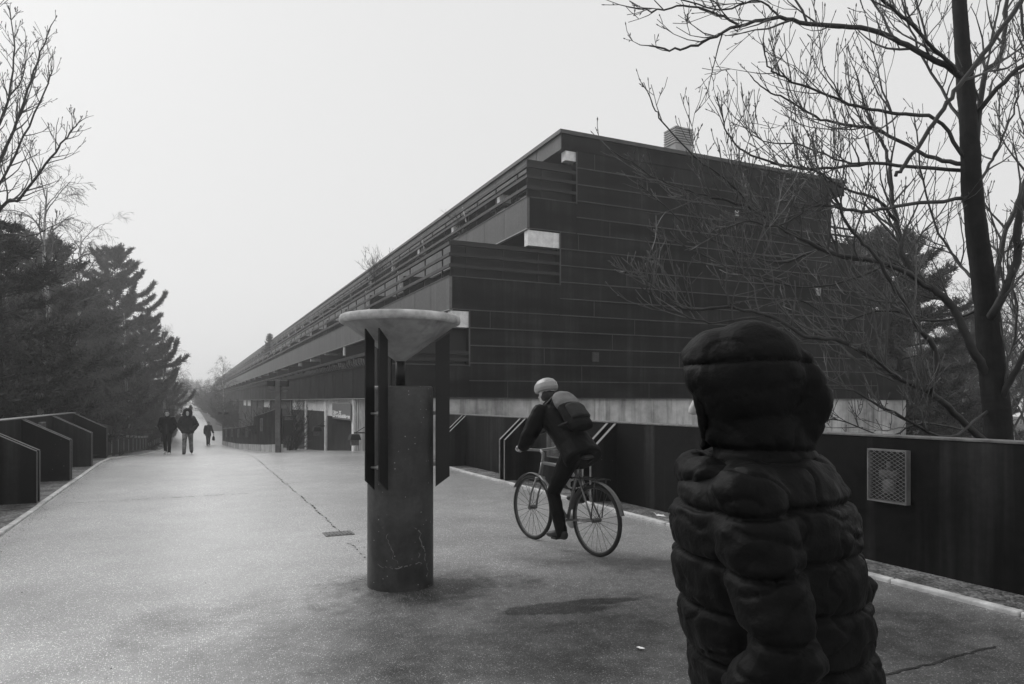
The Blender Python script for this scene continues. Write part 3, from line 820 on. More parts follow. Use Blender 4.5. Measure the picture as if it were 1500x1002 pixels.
#@@PART3
# ---------------------------------------------------------------- vegetation
UP = Vector((0, 0, 1))
def rvec(r): return Vector((r.uniform(-1, 1), r.uniform(-1, 1), r.uniform(-1, 1)))
def smooth_path(pts, n=4):
    out = []; P = [Vector(p) for p in pts]; P = [P[0] * 2 - P[1]] + P + [P[-1] * 2 - P[-2]]
    for i in range(1, len(P) - 2):
        for q in range(n):
            t = q / n; a, b, c, d = P[i - 1], P[i], P[i + 1], P[i + 2]
            out.append(.5 * ((2 * b) + (c - a) * t + (2 * a - 5 * b + 4 * c - d) * t * t + (3 * b - a - 3 * c + d) * t ** 3))
    out.append(P[-2]); return out
def twig(mb, p, d, ln, r, rnd, lev, up=.25, wob=.28, dens=1.0, bud=True, rmin=.0036, droop=0, steps=None, fork=.55):
    n = steps or max(3, int(ln / .12)); n = min(n, 9); st = ln / n
    pts = [p.copy()]; d = d.normalized(); rr = [r]; dirs = []
    for i in range(n):
        g = UP * (up * (i / n + .3)) if not droop else UP * (-droop * (i / n) ** 1.3)
        d = (d + rvec(rnd) * wob + g * .5).normalized(); p = p + d * st
        pts.append(p.copy()); rr.append(max(rmin, r * (1 - .75 * (i + 1) / n))); dirs.append(d.copy())
    mb.tube(pts, rr, 5 if r > .012 else (4 if r > .006 else 3), cap=False)
    if bud and lev == 0:
        e = pts[-1]; mb.tube([e, e + dirs[-1] * .014, e + dirs[-1] * .034], [rmin, .0072, .001], 4, cap=False)
        for q in range(1, n, 2):
            s_ = dirs[q - 1].orthogonal().normalized(); s_ = Matrix.Rotation(rnd.uniform(0, 6.3), 3, dirs[q - 1]) @ s_; s_ = (s_ + dirs[q - 1]).normalized()
            mb.tube([pts[q], pts[q] + s_ * .016, pts[q] + s_ * .032], [rmin * .8, .0055, .001], 4, cap=False)
    if lev > 0:
        m = max(1, int((n - 1) * dens + rnd.random()))
        for q in range(m):
            i = rnd.randint(max(1, n // 5), n - 1); dd = dirs[i]
            s = dd.orthogonal().normalized(); s = Matrix.Rotation(rnd.uniform(0, 2 * PI), 3, dd) @ s
            nd = (dd * rnd.uniform(.45, .9) + s * fork + UP * (.22 if not droop else -.1)).normalized()
            twig(mb, pts[i], nd, ln * rnd.uniform(.35, .62), max(rmin, rr[i] * .62), rnd, lev - 1, up, wob, dens, bud, rmin, droop, None, fork)
def limb_from_photo(mb, tw, pix, r0, r1, rnd, dens=1.0, ln=.86, lev=2, start=.2):
    """main limb given by photo positions with real depths; side twigs grow from it"""
    P = smooth_path([ray(*q) for q in pix], 5); n = len(P)
    for i in range(1, n - 1): P[i] = P[i] + rvec(rnd) * .012
    rr = [r0 + (r1 - r0) * (i / (n - 1)) ** .8 for i in range(n)]
    mb.tube(P, rr, 8 if r0 > .03 else 6)
    tot = sum((P[i + 1] - P[i]).length for i in range(n - 1)); m = int(tot * 7.0 * dens)
    for q in range(m):
        f = rnd.uniform(start, 1); i = min(n - 2, int(f * (n - 1))); d = (P[i + 1] - P[i]).normalized()
        s = Matrix.Rotation(rnd.uniform(0, 2 * PI), 3, d) @ d.orthogonal().normalized()
        nd = (d * rnd.uniform(.4, .9) + s * .6 + UP * .25).normalized()
        twig(tw, P[i], nd, ln * rnd.uniform(.55, 1.2) * (1.1 - .75 * f * f), max(.007, min(.014, rr[i] * .65)), rnd, lev, .42, .22, .6)
    twig(tw, P[-1], P[-1] - P[-2], ln * .3, r1, rnd, 1, .2, .25, .8)
def big_tree():
    rnd = random.Random(11); D = 7.6
    t = thing('bare_tree', 'large leafless tree with a thick dark trunk behind the parapet wall with the mesh lamp', 'tree', tuple(Vector((ray(1462, 645, D).x, ray(1462, 645, D).y, -4.2))))
    tr, cr, tw = MB(), MB(), MB()
    T = [(1478, 1400, D), (1466, 900, D), (1462, 645, D), (1455, 560, D), (1444, 440, D), (1426, 300, D), (1420, 200, D), (1412, 100, D + .1), (1405, 0, D + .2), (1396, -110, D + .3), (1384, -260, D + .4)]
    P = smooth_path([ray(*q) for q in T], 5); Rr = [25, 21, 19, 18, 16, 13.5, 12.5, 11, 9.5, 7.5, 4]
    rr = []
    for i in range(len(P)):
        f = i / 5; a = int(min(f, 9)); rr.append((Rr[a] + (Rr[a + 1] - Rr[a]) * (f - a)) * D / F)
    Q = []; RQ = []
    for i in range(len(P) - 1):
        for q in range(8): f = q / 8; Q.append(P[i].lerp(P[i + 1], f)); RQ.append(rr[i] + (rr[i + 1] - rr[i]) * f)
    tr.tube(Q, RQ, 26)
    for i, c in enumerate(tr.v):
        o = Q[min(len(Q) - 1, i // 26)]; c = Vector(c); d = c - o
        k = .07 * noise.noise(c * 3) + .05 * noise.noise(Vector((c.x * 22, c.y * 22, c.z * 5))) + .03 * noise.noise(Vector((c.x * 6, c.y * 6, c.z * 40)))
        tr.v[i] = tuple(o + d * (1 + k))
    tr.build('trunk', 'bark', t, smooth=True)
    L1 = [(1448, 555, 7.6), (1430, 520, 7.5), (1397, 452, 7.5), (1367, 424, 7.5), (1334, 395, 7.6), (1320, 366, 7.6), (1313, 324, 7.7), (1305, 282, 7.8), (1304, 240, 7.9), (1285, 195, 8), (1268, 160, 8.1), (1255, 110, 8.2)]
    specs = [
     (L1, .055, .008, 1.0),
     ([(1313, 324, 7.7), (1280, 290, 7.6), (1240, 278, 7.5), (1190, 250, 7.4), (1130, 240, 7.3)], .022, .005, 1),
     ([(1456, 655, 7.5), (1430, 636, 7.4), (1388, 596, 7.2), (1359, 573, 7), (1313, 550, 6.9), (1275, 520, 6.8), (1225, 497, 6.7), (1180, 492, 6.6), (1124, 461, 6.5), (1068, 451, 6.4), (1002, 451, 6.3), (965, 425, 6.3), (941, 402, 6.3)], .042, .006, 1.15),
     ([(1124, 461, 6.5), (1060, 472, 6.4), (1010, 466, 6.3), (960, 440, 6.3), (929, 409, 6.3)], .012, .004, 1),
     ([(1362, 575, 7), (1372, 516, 6.9), (1342, 475, 6.8), (1313, 424, 6.7), (1284, 378, 6.6), (1250, 340, 6.5), (1217, 278, 6.4), (1200, 250, 6.4)], .034, .006, .9),
     ([(1367, 424, 7.5), (1300, 388, 7.3), (1227, 372, 7.1), (1161, 344, 6.9), (1115, 311, 6.8), (1077, 297, 6.7), (1020, 283, 6.7), (969, 264, 6.7), (894, 219, 6.7)], .030, .005, 1.25),
     ([(1330, 392, 7.6), (1305, 387, 7.8), (1242, 378, 7.8), (1200, 366, 7.9), (1140, 385, 8), (1060, 360, 8.1), (1000, 325, 8.2), (935, 270, 8.2)], .026, .005, 1.2),
     ([(1300, 388, 7.3), (1200, 420, 7.2), (1105, 405, 7), (1050, 385, 7), (978, 348, 7)], .014, .004, 1),
     ([(1412, 120, 7.7), (1404, 108, 7.6), (1370, 89, 7.4), (1329, 67, 7.2), (1276, 43, 7.1), (1195, 36, 6.9), (1142, 26, 6.8), (1081, 38, 6.7), (1030, 62, 6.7), (988, 73, 6.7), (951, 67, 6.7)], .040, .006, .75),
     ([(1081, 38, 6.7), (1069, 30, 6.7), (1012, 8, 6.7), (963, 16, 6.7), (920, 10, 6.7)], .014, .005, .7),
     ([(1142, 26, 6.8), (1110, 0, 6.8), (1060, 14, 6.8), (1000, 0, 6.8), (975, -14, 6.8)], .012, .005, .7),
     ([(1404, 108, 7.6), (1390, 93, 7.4), (1337, 37, 7.1), (1297, 4, 6.9), (1250, -30, 6.8), (1180, -50, 6.7)], .028, .008, 1),
     ([(1413, 232, 7.6), (1370, 175, 7.4), (1317, 167, 7.2), (1264, 158, 7.1), (1215, 140, 7), (1150, 114, 6.9), (1125, 95, 6.9), (1118, 55, 6.9)], .024, .005, 1.1),
     ([(1415, 240, 7.6), (1358, 228, 7.9), (1288, 191, 8.1), (1236, 183, 8.2), (1195, 171, 8.3), (1150, 144, 8.3), (1118, 130, 8.3), (1099, 110, 8.3)], .026, .005, 1.1),
     ([(1227, 372, 7.1), (1160, 340, 7), (1100, 296, 6.8), (1053, 256, 6.7), (1016, 228, 6.7), (971, 179, 6.7), (955, 150, 6.7)], .014, .005, .6),
     ([(1416, 250, 7.7), (1297, 240, 7.6), (1236, 244, 7.4), (1175, 248, 7.3), (1101, 228, 7.2), (1065, 195, 7.2), (1057, 157, 7.2)], .022, .005, 1),
     ([(1297, 240, 7.6), (1236, 236, 7.9), (1167, 211, 8), (1118, 207, 8), (1075, 171, 8)], .014, .004, 1),
     ([(1419, 290, 7.6), (1330, 300, 7.1), (1260, 310, 6.8), (1200, 300, 6.7), (1140, 330, 6.6), (1090, 325, 6.6), (1040, 350, 6.6)], .022, .005, 1),
     ([(1312, 258, 6.6), (1330, 235, 6.6), (1370, 179, 6.6), (1398, 134, 6.6), (1431, 93, 6.6), (1480, 24, 6.6), (1505, -10, 6.6)], .018, .02, .3),
     ([(1425, 305, 7.6), (1439, 122, 7.7), (1467, 81, 7.8), (1474, 0, 7.9), (1478, -90, 8)], .036, .014, .8),
     ([(1446, 470, 7.6), (1460, 450, 7.4), (1489, 382, 7.3), (1490, 330, 7.2), (1506, 270, 7.1), (1530, 180, 7.1)], .055, .025, .7),
     ([(1448, 480, 7.6), (1462, 400, 7.9), (1475, 335, 8), (1500, 270, 8.1), (1512, 180, 8.1), (1500, 60, 8.2), (1490, -40, 8.2)], .034, .012, 1),
     ([(1460, 600, 7.6), (1480, 560, 7.4), (1510, 505, 7.2), (1570, 420, 7)], .04, .02, .7),
     ([(1455, 560, 7.6), (1480, 520, 7.9), (1490, 450, 8), (1475, 380, 8.1), (1500, 300, 8.2)], .02, .007, 1),
     ([(1424, 290, 7.6), (1450, 240, 7.9), (1470, 200, 8), (1490, 140, 8.1), (1485, 60, 8.2)], .02, .006, 1),
     ([(1420, 200, 7.6), (1380, 130, 8), (1345, 70, 8.2), (1320, 0, 8.3), (1310, -60, 8.3)], .022, .006, 1),
     ([(1435, 420, 7.6), (1400, 380, 8), (1370, 330, 8.2), (1350, 250, 8.3), (1340, 180, 8.3)], .02, .006, 1),
     ([(1440, 450, 7.6), (1380, 470, 8.1), (1300, 455, 8.3), (1230, 470, 8.4), (1170, 440, 8.4), (1110, 440, 8.4)], .02, .005, 1),
     ([(1450, 600, 7.6), (1390, 640, 7), (1310, 605, 6.8), (1240, 570, 6.7), (1190, 580, 6.6), (1150, 600, 6.6)], .018, .004, 1),
     ([(1450, 640, 7.6), (1350, 620, 8.2), (1300, 640, 8.3), (1230, 615, 8.4), (1190, 622, 8.4)], .014, .004, 1),
     ([(1419, 180, 7.7), (1470, 120, 7.4), (1520, 80, 7.3)], .03, .02, .6),
    ]
    for pix, a, b, dn in specs: limb_from_photo(cr, tw, pix, a * .95, b * 1.2, rnd, dn * .8)
    cr.build('limb', 'limb', t, smooth=True); tw.build('crown', 'twig', t)
big_tree()
def left_tree():
    rnd = random.Random(5)
    b0 = ray(-150, 640, 12); t = thing('bare_tree', 'leafless budding tree whose limbs reach in above the big dark pine', 'tree', (b0.x, b0.y, -4.2))
    tr, cr, tw = MB(), MB(), MB()
    P = smooth_path([ray(-160, 950, 12), ray(-150, 640, 12), ray(-135, 420, 12), ray(-110, 250, 12), ray(-95, 100, 12.2), ray(-80, -60, 12.4)], 5)
    tr.tube(P, [.2 - .15 * i / (len(P) - 1) for i in range(len(P))], 14); tr.build('trunk', 'bark', t, smooth=True)
    S = [([(-140, 470, 12), (-70, 430, 11.6), (0, 305, 11.2), (30, 290, 11), (75, 230, 10.9), (98, 200, 10.9), (120, 176, 10.9)], .04, .007),
         ([(-135, 400, 12), (-60, 330, 11.6), (0, 235, 11.3), (30, 165, 11.2), (55, 90, 11.2), (75, 37, 11.2)], .04, .007),
         ([(-125, 330, 12), (-60, 260, 11.8), (0, 182, 11.6), (20, 85, 11.6), (15, 18, 11.6)], .035, .007),
         ([(-130, 380, 12), (-50, 330, 11.2), (0, 270, 11), (35, 200, 10.9), (70, 122, 10.9), (76, 90, 10.9)], .03, .006),
         ([(-138, 450, 12), (-60, 390, 11.3), (0, 345, 11), (45, 345, 10.8), (90, 325, 10.7)], .026, .005),
         ([(-120, 300, 12), (-50, 160, 11.8), (-20, 60, 11.8), (-10, -40, 11.8)], .03, .008),
         ([(-130, 400, 12), (-40, 280, 12.4), (5, 220, 12.5), (45, 130, 12.6), (60, 70, 12.6)], .026, .005),
         ([(-130, 400, 12), (-30, 240, 10.8), (10, 150, 10.6), (35, 110, 10.6), (38, 60, 10.6)], .022, .005)]
    for pix, a, b in S: limb_from_photo(cr, tw, pix, a, b, rnd, .6, .62, 2, .35)
    cr.build('limb', 'limb', t, smooth=True); tw.build('crown', 'twig', t)
left_tree()
def conifer_mesh(h, wid, seed, dens=1.0, droop=.25, base=.06, blade=.17, needle='needle', tipup=.5, ragged_=.35, texp=.72, wh=1.0):
    rnd = random.Random(seed); tr, cr = MB(), MB()
    n = 14; pts = [Vector((rnd.uniform(-.04, .04) * i / n, rnd.uniform(-.04, .04) * i / n, h * i / n)) for i in range(n + 1)]
    tr.tube(pts, [max(.012, h * .016 * (1 - i / n) ** .85) for i in range(n + 1)], 9)
    z = h * base
    while z < h * .985:
        f = z / h; L_ = wid * (1 - f) ** texp * (1.0 if f > .18 else .6 + 2.2 * f) + .12
        k = rnd.randint(4, 6); a0 = rnd.uniform(0, 2 * PI)
        for q in range(k):
            a = a0 + 2 * PI * q / k + rnd.uniform(-.35, .35); ln = L_ * rnd.uniform(1 - ragged_ * 1.3, 1 + ragged_)
            d = Vector((math.cos(a), math.sin(a), .25 + .8 * f - droop)); d.normalize(); p = Vector((0, 0, z + rnd.uniform(-.1, .1)))
            ns = max(3, int(ln / .3)); st = ln / ns; bp = [p.copy()]; rr = [.012 + .012 * ln]
            for s in range(ns):
                d = (d + UP * ((-droop * .35) if s < ns * .5 else tipup * .28) + rvec(rnd) * .12).normalized(); p = p + d * st; bp.append(p.copy()); rr.append(max(.004, rr[0] * (1 - (s + 1) / ns)))
                if s < ns * .12: continue
                for sd in (-1, 1, 0):
                    m = max(1, int(2.6 * dens + rnd.random()))
                    for _ in range(m):
                        hd = Matrix.Rotation(sd * rnd.uniform(.5, 1.15), 3, 'Z') @ d; hd = (hd + UP * rnd.uniform(-.15, .4)).normalized()
                        sl = st * rnd.uniform(.8, 2.0) * (1.15 - .4 * s / ns); o = p - d * st * rnd.random()
                        for w_ in range(int(5 + 2 * dens)):
                            c = o + hd * sl * rnd.random(); nd = (hd * rnd.uniform(.4, 1) + rvec(rnd) * .75).normalized(); sw = nd.cross(rvec(rnd)); sw = sw.normalized() * blade * rnd.uniform(.07, .14)
                            e = c + nd * blade * rnd.uniform(.6, 1.2)
                            cr.quad(c - sw, c + sw, e + sw * .5, e - sw * .5)
            tr.tube(bp, rr, 4, cap=False)
        z += h * rnd.uniform(.026, .045) * wh
    return tr, cr
cm = {}
def conifer(key, u, v_top, d, label, wid, z0=-4.2, rz=0, group='conifers beside the path', needle='needle', name='pine_tree', **kw):
    p = ray(u, 587, d); h = EYE + (587 - v_top) / F * d - z0
    if key not in cm:
        tr, cr = conifer_mesh(h, wid, len(cm) * 13 + 3, needle=needle, **kw); cm[key] = (tr.mesh('trunk', 'bark'), cr.mesh('crown', needle), h)
    a, b, hh = cm[key]; t = thing(name, label, 'tree', (p.x, p.y, z0), rz, group); t.scale = (h / hh,) * 3
    for nm, me in (('trunk', a), ('crown', b)):
        o = bpy.data.objects.new(nm, me); C.objects.link(o); o.parent = t
    return t
conifer('A', 0, 318, 19, 'big dark pine overhanging the fin wall at the edge of the photo', 3.4, rz=1, dens=1.9, droop=.38, blade=.17)
conifer('B', 66, 352, 30, 'dark spruce standing behind the big pine, its top just above it', 4.6, rz=2, dens=2.0, droop=.22, blade=.2, needle='needleb', texp=.6, wh=1.0, ragged_=.3)
conifer('C', 168, 368, 54, 'tall tiered spruce with a pointed top, the most prominent conifer against the fog', 6.8, rz=.5, dens=2.0, droop=.22, blade=.26, needle='needleb', tipup=.75, base=.24, texp=.62, wh=1.0, ragged_=.3)
conifer('D', 112, 425, 42, 'lower dark pine filling the gap between the two tall spruces', 5.0, rz=3, dens=1.9, droop=.25, blade=.24, base=.12, texp=.6, wh=1.0, ragged_=.3)
conifer('C', 212, 468, 62, 'broad low spruce whose tips reach over the two walking men', 5.2, rz=4.1)
conifer('D', 45, 440, 27, 'dark pine just behind the slope of the fin wall, under the leafless limbs', 3.4, rz=5.2)
conifer('C', 128, 425, 60, 'spruce half hidden left of the pointed one, its tip lower and hazier', 5, rz=1.7)
conifer('D', 142, 470, 50, 'wide dark pine behind the start of the slatted railing', 3.4, rz=2.6)
def birch_mesh(h, seed, n=26, droop=.5, spread=.28, ln=.16, lev=3, rmin=.005, tr_m='birch', dens=.9):
    rnd = random.Random(seed); tr, cr = MB(), MB(); pts = []; x = y = 0
    for i in range(13): x += rnd.uniform(-.012, .012) * h; y += rnd.uniform(-.012, .012) * h; pts.append(Vector((x if i else 0, y if i else 0, h * .88 * i / 12)))
    tr.tube(pts, [h * .013 * (1 - i / 13) + .006 for i in range(13)], 8)
    for q in range(n):
        f = .22 + .76 * (q + rnd.random()) / n; i = min(11, int(f * 12)); p = pts[i].lerp(pts[i + 1], f * 12 - i) if i < 12 else pts[12]
        a = q * 2.4 + rnd.uniform(-.4, .4); d = Vector((math.cos(a) * spread * 2, math.sin(a) * spread * 2, 1.0)).normalized()
        twig(cr, p, d, h * ln * (1.9 - 1.25 * f) * rnd.uniform(.8, 1.2), h * .0042 * (1.3 - f), rnd, lev, .1, .2, dens, False, rmin, droop, 7)
    return tr, cr
def bare(key, u, v_top, d, label, z0=-4.2, rz=0, group='bare trees in the fog', name='birch_tree', trunk='birch', tw='twiggrey', **kw):
    p = ray(u, 587, d); h = EYE + (587 - v_top) / F * d - z0
    if key not in cm:
        tr, cr = birch_mesh(h, len(cm) * 7 + 1, **kw); cm[key] = (tr.mesh('trunk', trunk), cr.mesh('crown', tw), h)
    a, b, hh = cm[key]; t = thing(name, label, 'tree', (p.x, p.y, z0), rz, group); t.scale = (h / hh,) * 3
    for nm, me in (('trunk', a), ('crown', b)):
        o = bpy.data.objects.new(nm, me); C.objects.link(o); o.parent = t
    return t
bare('w1', 62, 205, 27, 'tall pale weeping birch rising between the leafless limbs and the spruces', rz=.3, lev=3)
bare('w1', 112, 285, 35, 'pale weeping birch just left of the pointed spruce', rz=2.3)
bare('w2', 200, 425, 50, 'fine twigged birch showing behind the pointed spruce top', rz=1.2, lev=3)
bare('w2', 238, 462, 60, 'hazy birch beside the path, seen over the spruce tips', rz=3.3)
bare('w1', 258, 500, 75, 'faint birch where the line of trees meets the fog', rz=4)
# trees on both sides of the far path
ground = lambda y: terrain(-9, y)
for q, (u, v, d) in enumerate([(245, 535, 84), (256, 545, 105), (266, 557, 135), (271, 566, 175)]):
    bare('w2', u, v, d, f'foggy bare tree on the conifer side of the far path, {["nearest","second","third","farthest"][q]} of its line', z0=prof(d) - .5, rz=q * 1.7, name='bare_tree')
def bush_mesh(h, seed, n=34, rmin=.006, lev=3):
    rnd = random.Random(seed); cr = MB()
    for q in range(n):
        a = rnd.uniform(0, 2 * PI); d = Vector((math.cos(a) * .7, math.sin(a) * .7, 1.3)); p = Vector((math.cos(a) * .3 * h * rnd.random(), math.sin(a) * .3 * h * rnd.random(), -.1))
        twig(cr, p, d, h * rnd.uniform(.5, .85), h * .008, rnd, lev, .15, .25, 1.0, False, rmin, 0, 6)
    return cr
def bush(key, loc, s, rz, label, group=None, name='bush', h=2.0, m='brush', **kw):
    if key not in cm: cm[key] = bush_mesh(h, len(cm) * 5 + 2, **kw).mesh('bare_bush', m)
    o = bpy.data.objects.new(name, cm[key]); C.objects.link(o); o.location = loc; o.scale = (s,) * 3; o.rotation_euler = (0, 0, rz)
    return tag(o, label, 'bush', group)
ordn = ['nearest', 'second', 'third', 'fourth', 'fifth', 'sixth', 'seventh', 'farthest']
for q, (x, y, s) in enumerate([(5.2, 86, 1.7), (4.6, 95, 1.1), (5.0, 106, 1.9), (4.2, 117, 1.25), (4.6, 133, 2.1), (3.7, 149, 1.5), (4.4, 176, 2.5), (3.6, 207, 1.9)]):
    bush('b1', (x, y, prof(y) - .1), s, q * 1.3, f'dark bare bush lining the building side of the far path, {ordn[q]} of its row', 'bushes along the far path', rmin=.011, n=34)
for q, (u, v, d) in enumerate([(331, 512, 88), (322, 532, 100), (305, 552, 130), (298, 560, 170)]):
    bare('w2', u, v, d, f'hazy bare tree in front of the far facade, {["nearest","second","third","farthest"][q]} of its line', z0=prof(d) - .6, rz=q + .6, name='bare_tree')
bush('b2', (3.95, 34.5, prof(34.5) - .2), 1.35, .4, 'leafless upright shrub behind the low slatted wall, in front of the ground floor windows', rmin=.006, n=16, lev=2)
bush('b2', (4.1, 40.5, prof(40) - .4), 1.3, 2.4, 'second leafless shrub behind the low slatted wall, farther from the lamp post')
bush('b2', (9.9 + .4, 26.6, ZB[2] + .9), .80, 1.1, 'small bare shrub growing on the top terrace near the gable', 'shrubs on the roof terraces')
bush('b2', (10.5, 40.5, ZB[2] + 1.2), 1.15, 3.1, 'taller bare shrub growing on the top terrace halfway down the roofline', 'shrubs on the roof terraces')
conifer('B', 395, 489, 94, 'small hazy conifer standing above the roofline far down the building', 1.2, z0=EYE + 6.0, group='shrubs on the roof terraces')
bush('b2', (9.4, 21.2, -2.5), 1.6, .2, 'unused') if False else None
# pines and bare trees seen past the back of the gable
conifer('B', 1318, 345, 34, 'dark pine standing past the stepped rear end of the gable', 3.6, rz=.9)
conifer('D', 1268, 352, 52, 'hazy spruce peeping over the rear balconies of the building', 3.4, rz=2.2)
conifer('D', 1420, 470, 46, 'faint conifer seen past the thick dark trunk', 3.4, rz=1.2)
for q, (u, v, d, lb) in enumerate([(1255, 262, 40, 'pale bare birch between the roof corner and the dark pine'), (1345, 300, 45, 'pale bare birch left of the thick trunk, behind the dark pine'), (1395, 380, 38, 'fine bare tree close behind the thick dark trunk'), (1480, 330, 36, 'hazy bare tree at the photo edge beyond the thick dark trunk'), (1530, 300, 30, 'bare tree partly out of the photo beyond the parapet wall')]):
    bare('w1' if q % 2 else 'w2', u, v, d, lb, rz=q * 1.9)
# woods and undergrowth that read as a mass
m = MB(); rnd = random.Random(21)
def brush(x, y, z, h, n, lev=2, rmin=.007):
    for _ in range(n):
        a = rnd.uniform(0, 2 * PI); d = Vector((math.cos(a) * .6, math.sin(a) * .6, 1.2))
        twig(m, Vector((x + rnd.uniform(-.8, .8), y + rnd.uniform(-.8, .8), z)), d, h * rnd.uniform(.5, .9), .012 * h / 2, rnd, lev, .12, .28, .9, False, rmin, 0, 6)
for _ in range(90):
    y = rnd.uniform(16, 72); x = rnd.uniform(-13, -4.2); brush(x, y, terrain(x, y), rnd.uniform(3, 6.2) * (1 if y < 50 else .6), 3, 2, .009)
for _ in range(60):
    y = rnd.uniform(66, 150); x = rnd.uniform(-9, -2.6); brush(x, y, terrain(x, y), rnd.uniform(1.5, 3.2), 3, 2, .016)
struct(m.build('undergrowth', 'brush'), 'stuff')
m = MB()
for _ in range(120):
    y = rnd.uniform(8, 60); x = 28 + rnd.uniform(0, 26) + max(0, 20 - y) * .2
    if y < 20: x = rnd.uniform(12, 30); y = rnd.uniform(12, 19)
    brush(x, y, terrain(x, y), rnd.uniform(2.2, 4.6), 2, 2, .008)
struct(m.build('undergrowth', 'twiggrey'), 'stuff')
m = MB()
for _ in range(260):
    k = rnd.random()
    if k < .45: x, y = rnd.uniform(-60, -8), rnd.uniform(70, 330)
    elif k < .6: x, y = rnd.uniform(-8, 8), rnd.uniform(300, 420)
    else: x, y = rnd.uniform(30, 120), rnd.uniform(30, 140)
    h = rnd.uniform(5, 10) if y < 300 else rnd.uniform(4, 8); z = terrain(x, y)
    twig(m, Vector((x, y, z)), UP + rvec(rnd) * .1, h, .10, rnd, 3, .3, .12, 1.2, False, .02, 0, 8, .7)
struct(m.build('far_woods', 'brush'), 'stuff')
# ---------------------------------------------------------------- people
s_world[0] = False
def V(*a): return Vector(a)
def limb(mb, pts, rads, n=12, flat=1.0, side=None):
    """tapered rounded tube through joints; rounded ends"""
    P = [Vector(p) for p in pts]; side = Vector(side or (1, 0, 0)); secs = []
    m = len(P)
    for i, p in enumerate(P):
        d = (P[min(i + 1, m - 1)] - P[max(i - 1, 0)]).normalized(); a = (side - d * side.dot(d))
        a = a.normalized() if a.length > .05 else d.orthogonal().normalized(); b = d.cross(a); r = rads[i]
        if i == 0:
            for q in (-.85, -.5): k = math.sqrt(1 - q * q); secs.append((p + d * r * q, a * r * k, b * r * k * flat))
        secs.append((p, a * r, b * r * flat))
        if i == m - 1:
            for q in (.5, .85): k = math.sqrt(1 - q * q); secs.append((p + d * r * q, a * r * k, b * r * k * flat))
    mb.loft(secs, n)
def remesh(mb, voxel, it=4, fold=0, fs=9, seed=0, quilt=0, qs=9):
    me = bpy.data.meshes.new('tmp'); me.from_pydata(mb.v, [], mb.f); bm = bmesh.new(); bm.from_mesh(me)
    bmesh.ops.recalc_face_normals(bm, faces=bm.faces); bm.to_mesh(me); bm.free()
    o = bpy.data.objects.new('tmp', me); C.objects.link(o)
    m = o.modifiers.new('r', 'REMESH'); m.mode = 'VOXEL'; m.voxel_size = voxel
    s = o.modifiers.new('s', 'SMOOTH'); s.iterations = it; s.factor = .5
    dg = bpy.context.evaluated_depsgraph_get(); out = bpy.data.meshes.new_from_object(o.evaluated_get(dg))
    C.objects.unlink(o); bpy.data.objects.remove(o); bpy.data.meshes.remove(me)
    if fold or quilt:
        out.update(); nn = [v.normal.copy() for v in out.vertices]
        for v, n_ in zip(out.vertices, nn):
            c = v.co; k = fold * (noise.noise((c.x * fs + seed, c.y * fs, c.z * fs * 1.6)) + .5 * noise.noise((c.x * fs * 2.3, c.y * fs * 2.3 + seed, c.z * fs * 3)))
            if quilt:
                z_ = (c.z + .012 * noise.noise((c.x * 4, c.y * 4, 0))) * qs; f_ = (z_ - math.floor(z_) - .5) / qs
                k -= quilt * 1.5 * math.exp(-(f_ / .006) ** 2); k -= quilt * .6 * math.exp(-(f_ / .022) ** 2)
                cr_ = noise.noise((c.x * 7 + seed, c.y * 7, c.z * 15)); k -= quilt * .7 * math.exp(-(cr_ / .05) ** 2)
                k += quilt * .5 * noise.noise((c.x * 26, c.y * 26, c.z * 34))
            v.co = c + n_ * k
    out.polygons.foreach_set('use_smooth', [True] * len(out.polygons)); return out
def part(name, me, m, parent):
    me.name = name; me.materials.clear(); me.materials.append(MT[m]); o = bpy.data.objects.new(name, me); C.objects.link(o)
    if parent: o.parent = parent
    return o
def mirror(p, s): return Vector((p[0] * s, p[1], p[2]))
def torso(mb, pel, neck, wid, dep, grow=0, z0=-.12, top=True, bulge=0):
    ax = (neck - pel); ln = ax.length; d = ax.normalized(); x = V(1, 0, 0); y = d.cross(x) * -1
    y = (V(0, 1, 0) - d * d.y).normalized()
    for_ = [(z0, .86, .82, 0), (0, .92, .95, 0), (.22, .84, .88, .0), (.5, .92, 1.0, .01), (.74, 1.0, 1.0, .0), (.88, .93, .84, -.005), (.96, .62, .62, -.005)]
    secs = [(pel + d * (ln * f) + y * o, x * (wid * a + grow), y * (dep * b + grow)) for f, a, b, o in for_]
    mb.loft(secs, 20)
def head_mesh(mb, c, rot, neck):
    T = lambda p: c + rot @ Vector(p)
    mb.ball(T((0, -.012, .018)), (.076, .096, .10), 18, rot)         # skull
    mb.ball(T((0, .028, -.055)), (.055, .062, .066), 14, rot)        # jaw and cheeks
    mb.ball(T((0, .066, -.098)), (.026, .022, .018), 10, rot)        # chin
    mb.ball(T((0, .073, .022)), (.052, .018, .014), 10, rot)         # brow
    limb(mb, [T((0, .082, .012)), T((0, .100, -.020)), T((0, .106, -.032))], [.010, .013, .015], 8)
    mb.ball(T((0, .085, -.064)), (.026, .010, .007), 8, rot); mb.ball(T((0, .083, -.075)), (.022, .010, .007), 8, rot)
    for s in (-1, 1):
        mb.ball(T((s * .038, .058, -.03)), (.024, .022, .024), 8, rot)
        mb.ball(T((s * .078, -.012, -.008)), (.010, .022, .032), 8, rot)
    limb(mb, [neck, (neck + T((0, -.015, -.07))) / 2, T((0, -.015, -.06))], [.060, .056, .056], 12)
def eyes(c, rot, root):
    for s in (-1, 1):
        m = MB(); m.ball(c + rot @ Vector((s * .031, .078, .000)), (.013, .010, .009), 10, rot); m.build('eye', 'black', root, True)
